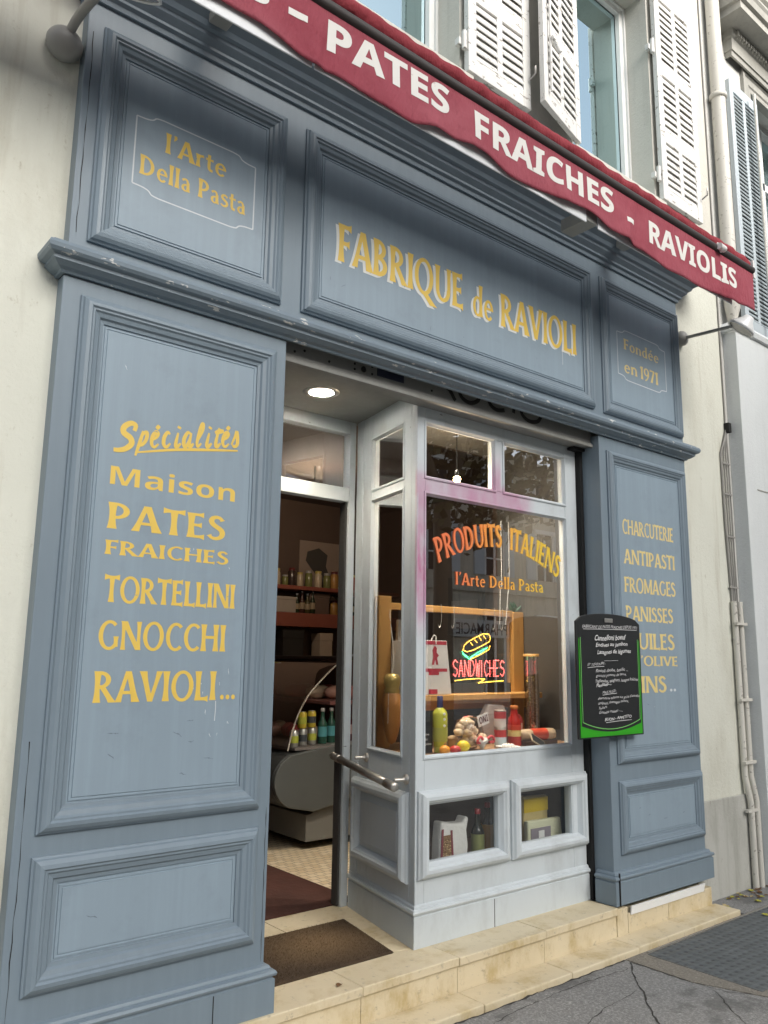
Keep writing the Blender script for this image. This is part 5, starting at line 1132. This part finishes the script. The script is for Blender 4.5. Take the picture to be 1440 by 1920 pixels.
W = [('FABRICANT DE PATES FRAICHES DEPUIS 1971', .09, .95, .875, .90, 0), ('Cannelloni boeuf', .27, .76, .775, .82, 1), ('Endives au jambon', .28, .78, .715, .757, 1), ('Lasagnes de légumes', .30, .83, .655, .70, 1),
     ('ET TOUJOURS :', .15, .42, .565, .590, 0), ('Ravioli daube, basilic ...', .27, .77, .515, .545, 0), ('gnocchi pomme de terre,', .27, .74, .475, .503, 0), ('Tagliatelles, spaghetti, lasagne fraîches', .26, .93, .43, .462, 0), ('Panisses....', .27, .50, .40, .428, 1),
     ('MAIS AUSSI :', .36, .58, .345, .367, 0), ('charcuterie italienne aux goûts d\'autrefois', .29, .95, .295, .322, 0), ('antipasti, fromages italiens,', .29, .76, .255, .283, 0), ('Panettone', .30, .42, .222, .242, 0), ('Gressins maison ......', .30, .66, .188, .21, 0), ('BUON - APPETITO', .38, .80, .128, .152, 1)]
ms = [hand(*a[:5], bold=bool(a[5])) for a in W]
for u0, u1, v in ((.10, .94, .868), (.15, .40, .558), (.36, .58, .338), (.40, .80, .118)): ms.append(ribbon([board_pt(u0, v), board_pt((u0+u1)/2, v+.008), board_pt(u1, v+.012)], .0025, y3))
ms.append(ribbon([board_pt(.40, .615), board_pt(.62, .618)], .0015, y3))
for q in ms: q.build('chalk_writing', col('chalk_white', (.66, .66, .66), .8), cbx)
MB().box(3.70, 3.77, yb_-.006, yb_, 1.455, 1.478).build('clip', 'steel', cbx, .003)

# ------------------------------------------------------------------ cellar hatch, leaves
hatch = thing('cellar_hatch', 'dark ribbed steel cellar hatch in a concrete rim on the pavement', 'hatch', (4.5, -.5, GZ))
m_, t_, b_ = new_mat('ribbed_dark_steel')
vo = nd(t_, 'ShaderNodeTexVoronoi', Scale=19.0); vo.inputs['Randomness'].default_value = .12; t_.links.new(coords(t_, (1, 1.1, 1)), vo.inputs['Vector'])
c_ = mix(t_, noise(t_, 6, detail=8), (.085, .095, .10), (.165, .18, .185)); c_ = mix(t_, ramp(t_, vo.outputs['Distance'], [(.14, .75), (.26, 0)]), c_, (.04, .043, .045)); c_ = mix(t_, ramp(t_, noise(t_, 3.5, detail=9), [(.56, 0), (.7, .6)]), c_, (.05, .052, .054))
t_.links.new(c_, b_.inputs['Base Color']); b_.inputs['Metallic'].default_value = .25; b_.inputs['Roughness'].default_value = .55; bump(t_, b_, vo.outputs['Distance'], .8, .01)
MB().prismz([(3.72, -.235), (3.72, -.80), (6.4, -.80), (6.4, -.215)], GZ-.02, GZ+.006).build('steel_plate', m_, hatch)
MB().prismz([(3.58, -.205), (3.58, -.55), (3.70, -.86), (6.5, -.86), (6.5, -.80), (3.72, -.80), (3.72, -.235), (6.5, -.21), (6.5, -.195)], GZ-.02, GZ+.004).build('concrete_rim', 'concrete', hatch)
MB().box(3.74, 6.4, -.226, -.218, GZ, GZ+.009).build('plate_edge', 'steel', hatch)
leafm = [col('yellow_leaf', (.42, .40, .05), .6), col('brown_leaf', (.16, .08, .03), .7), col('straw_leaf', (.45, .36, .18), .7)]
def leaf(x, y, z, s_, a, k, label):
    pts = [(0, -.5), (.16, -.28), (.34, -.22), (.24, 0), (.36, .2), (.14, .25), (0, .55), (-.14, .25), (-.36, .2), (-.24, 0), (-.34, -.22), (-.16, -.28)]
    vs = [(x, y, z+.004)]; ca, sa_ = math.cos(a), math.sin(a)
    for px, py in pts: vs.append((x+s_*(px*ca-py*sa_), y+s_*(px*sa_+py*ca), z+.003+s_*.35*abs(px)+s_*random.uniform(0, .12)))
    m = MB(); m.add(vs, [(0, i+1, (i+1) % 12+1) for i in range(12)]); o = m.build('fallen_leaf', leafm[k]); so = o.modifiers.new('t', 'SOLIDIFY'); so.thickness = .0012; so.offset = 1
    tag(o, label, 'leaf', 'fallen leaves'); return o
for x, y, s_, k, l in ((4.73, -.06, .055, 0, 'yellow leaf at the right end of the lower step'), (4.76, -.09, .06, 0, 'yellow green leaf curled beside the lower step end'), (4.80, -.06, .05, 2, 'straw coloured leaf next to the yellow step leaves'), (5.05, -.13, .05, 0, 'flat yellow leaf on the pavement near the wall'), (4.79, -.30, .045, 0, 'single yellow leaf lying on the steel hatch')):
    leaf(x, y, GZ+(.008 if y < -.2 else .0), s_, random.uniform(0, 6.28), k, l)
for k in range(34):
    x = random.uniform(4.95, 5.45); y = random.uniform(-.10, .03)*(1 if x > 5.1 else .4); leaf(x, y, GZ, random.uniform(.02, .045), random.uniform(0, 6.28), random.choice((1, 1, 1, 2, 0)), 'small dry leaf scrap in the litter at the foot of the wall')
tag(leaf(2.03, .02, .0, .035, 2.2, 1, ''), 'brown curled leaf on the top step before the doormat', 'leaf')
ab = thing('alarm_box', 'small white weathered box on the wall at the left edge', 'wall box', (.70, .03, .58))
B('box_shell', 'shutter', ab, (.60, .718, .0, .06, .545, .635), bevel=.006); B('box_foot', 'lampgrey', ab, (.62, .71, .005, .06, .533, .545))

# ------------------------------------------------------------------ across the street (mostly seen reflected in the glass)
def opposite(x0, x1, matc, label, ground=True):
    t = thing('opposite_building', label, 'building', ((x0+x1)/2, -16.3, GZ), 'houses across the street')
    wins = []; nwin = max(2, int((x1-x0)/2.6)); sp_ = (x1-x0)/nwin
    m = MB(); zf = [0, 3.6, 6.0]
    m.box(x0, x1, -24, -16.05, -.3, 8.3)
    for i in range(nwin):
        for fl in range(3):
            c_ = x0+sp_*(i+.5); zb = zf[fl]+(.1 if fl == 0 else .5); wins.append((c_, zb, 2.6 if fl == 0 else 1.7 if fl == 1 else 1.3))
    m.build('wall', matc, t)
    m = MB()
    for z in zf[1:]: m.box(x0, x1, -16.05, -15.95, z-.1, z+.15)
    m.box(x0, x1, -16.05, -15.6, 8.05, 8.3); m.build('string_course', matc, t)
    wf, sh_, gl = MB(), MB(), MB()
    for c_, zb, h in wins:
        gl.box(c_-.5, c_+.5, -16.06, -16.035, zb, zb+h); wf.box(c_-.5, c_-.43, -16.05, -15.99, zb, zb+h); wf.box(c_+.43, c_+.5, -16.05, -15.99, zb, zb+h); wf.box(c_-.04, c_+.04, -16.05, -15.99, zb, zb+h)
        wf.box(c_-.5, c_+.5, -16.05, -15.99, zb+h*.33, zb+h*.33+.05); wf.box(c_-.62, c_+.62, -16.05, -15.9, zb+h, zb+h+.14)
        if zb > 2:
            sh_.box(c_-1.0, c_-.52, -16.05, -15.98, zb, zb+h); sh_.box(c_+.52, c_+1.0, -16.05, -15.98, zb, zb+h)
    gl.build('dark_glazing', 'dark', t); wf.build('window_trim', 'white', t); sh_.build('shutter_set', 'nshutter', t)
    return t
ob = [opposite(-44, -14, 'facade_b', 'pale house across the street, far left'), opposite(-14, 2, 'facade_a', 'cream house across the street, left one'), opposite(2, 16.5, 'facade_b', 'pale stone house across the street, middle one'), opposite(16.5, 38, 'facade_a', 'cream house across the street with the pharmacy sign')]  # far-left house is out of view, added only for its effect on the light
sg = MB().box(18.2, 21.4, -16.05, -15.88, 1.98, 2.55).build('shop_sign', 'nwall', ob[3])
font_text('PHARMACIE', lambda u, v: (20.98-2.45*u, -15.875, 2.06+.38*v), offset=.01).build('lettering', col('sign_brown', (.05, .03, .025)), sg)
def plane_tree(x, y, label, seed, hgt=1.0, dens=1.0, extra=()):
    rnd = random.Random(seed); t = thing('plane_tree', label, 'tree', (x, y, GZ), 'plane trees along the street')
    m = MB(); tips = []
    m.tube([(x, y, GZ), (x+.03, y, 2), (x, y, 4.2*hgt)], [.21, .17, .15], 10)
    def grow(p, d, L, r, lev):
        q = p+d*L; mid = p+d*L*.5+Vector((rnd.uniform(-1, 1), rnd.uniform(-1, 1), 0))*L*.06
        m.tube([tuple(p), tuple(mid), tuple(q)], [r, r*.8, r*.6], 6)
        if lev >= 1: tips.append(q); tips.append(mid)
        if lev < 3:
            for _ in range(3 if lev else 4):
                a = rnd.uniform(0, 6.28); s_ = rnd.uniform(.35, .8); nd_ = (d+Vector((math.cos(a)*s_, math.sin(a)*s_, rnd.uniform(-.05, .3)))).normalized(); grow(q, nd_, L*rnd.uniform(.6, .85), r*.6, lev+1)
    for k in range(4):
        a = k*1.57+rnd.uniform(-.4, .4); grow(Vector((x, y, 4.0*hgt)), Vector((math.cos(a)*.5, math.sin(a)*.5, .85)).normalized(), 1.7, .11, 0)
    m.build('trunk', col('plane_bark', (.10, .085, .065), .9), t)
    f = MB()
    for q in tips:
        for _ in range(int(rnd.uniform(14, 46)*dens)):
            c_ = q+Vector((rnd.gauss(0, .42), rnd.gauss(0, .42), rnd.gauss(-.25, .45))); s_ = rnd.uniform(.08, .19); a = Vector((rnd.gauss(0, 1), rnd.gauss(0, 1), rnd.gauss(0, 1))).normalized(); b2 = a.orthogonal().normalized(); c2 = a.cross(b2)
            f.add([tuple(c_+b2*s_), tuple(c_+c2*s_*.7), tuple(c_-b2*s_), tuple(c_-c2*s_*.7)], [(0, 1, 2, 3)])
    for cx_, cy_, cz_, n_ in extra:
        for _ in range(n_):
            c_ = Vector((cx_+rnd.gauss(0, .34), cy_+rnd.gauss(0, .5), cz_+rnd.gauss(0, .26))); s_ = rnd.uniform(.06, .14); a = Vector((rnd.gauss(0, 1), rnd.gauss(0, 1), rnd.gauss(0, 1))).normalized(); b2 = a.orthogonal().normalized(); c2 = a.cross(b2)
            f.add([tuple(c_+b2*s_), tuple(c_+c2*s_*.7), tuple(c_-b2*s_), tuple(c_-c2*s_*.7)], [(0, 1, 2, 3)])
    f.build('crown', col('plane_leaves', (.075, .066, .022), .6, var=.5, scale=3), t)
plane_tree(9.5, -7.0, 'plane tree standing straight across from the display window', 3, .95, .7, [(9.5+dx, -7+.3*math.sin(dx*7), z, n) for dx, z, n in ((-.9, 4.9, 110), (-1.2, 4.2, 70), (-.2, 5.0, 60), (.7, 4.5, 150), (1.3, 4.2, 160), (1.9, 4.7, 150), (.4, 3.85, 110), (1.0, 3.7, 90), (2.4, 4.2, 90), (2.9, 5.2, 80), (1.6, 5.4, 110), (-.6, 3.9, 60), (3.3, 4.6, 60))])
plane_tree(15.2, -7.4, 'thinner plane tree to the right across the street', 5, 1.05, .15)
plane_tree(2.6, -7.6, 'bushy plane tree across the street on the left', 8, 1.0, .15)
plane_tree(18.6, -7.3, 'plane tree farthest along the street', 11, 1.0, .5)
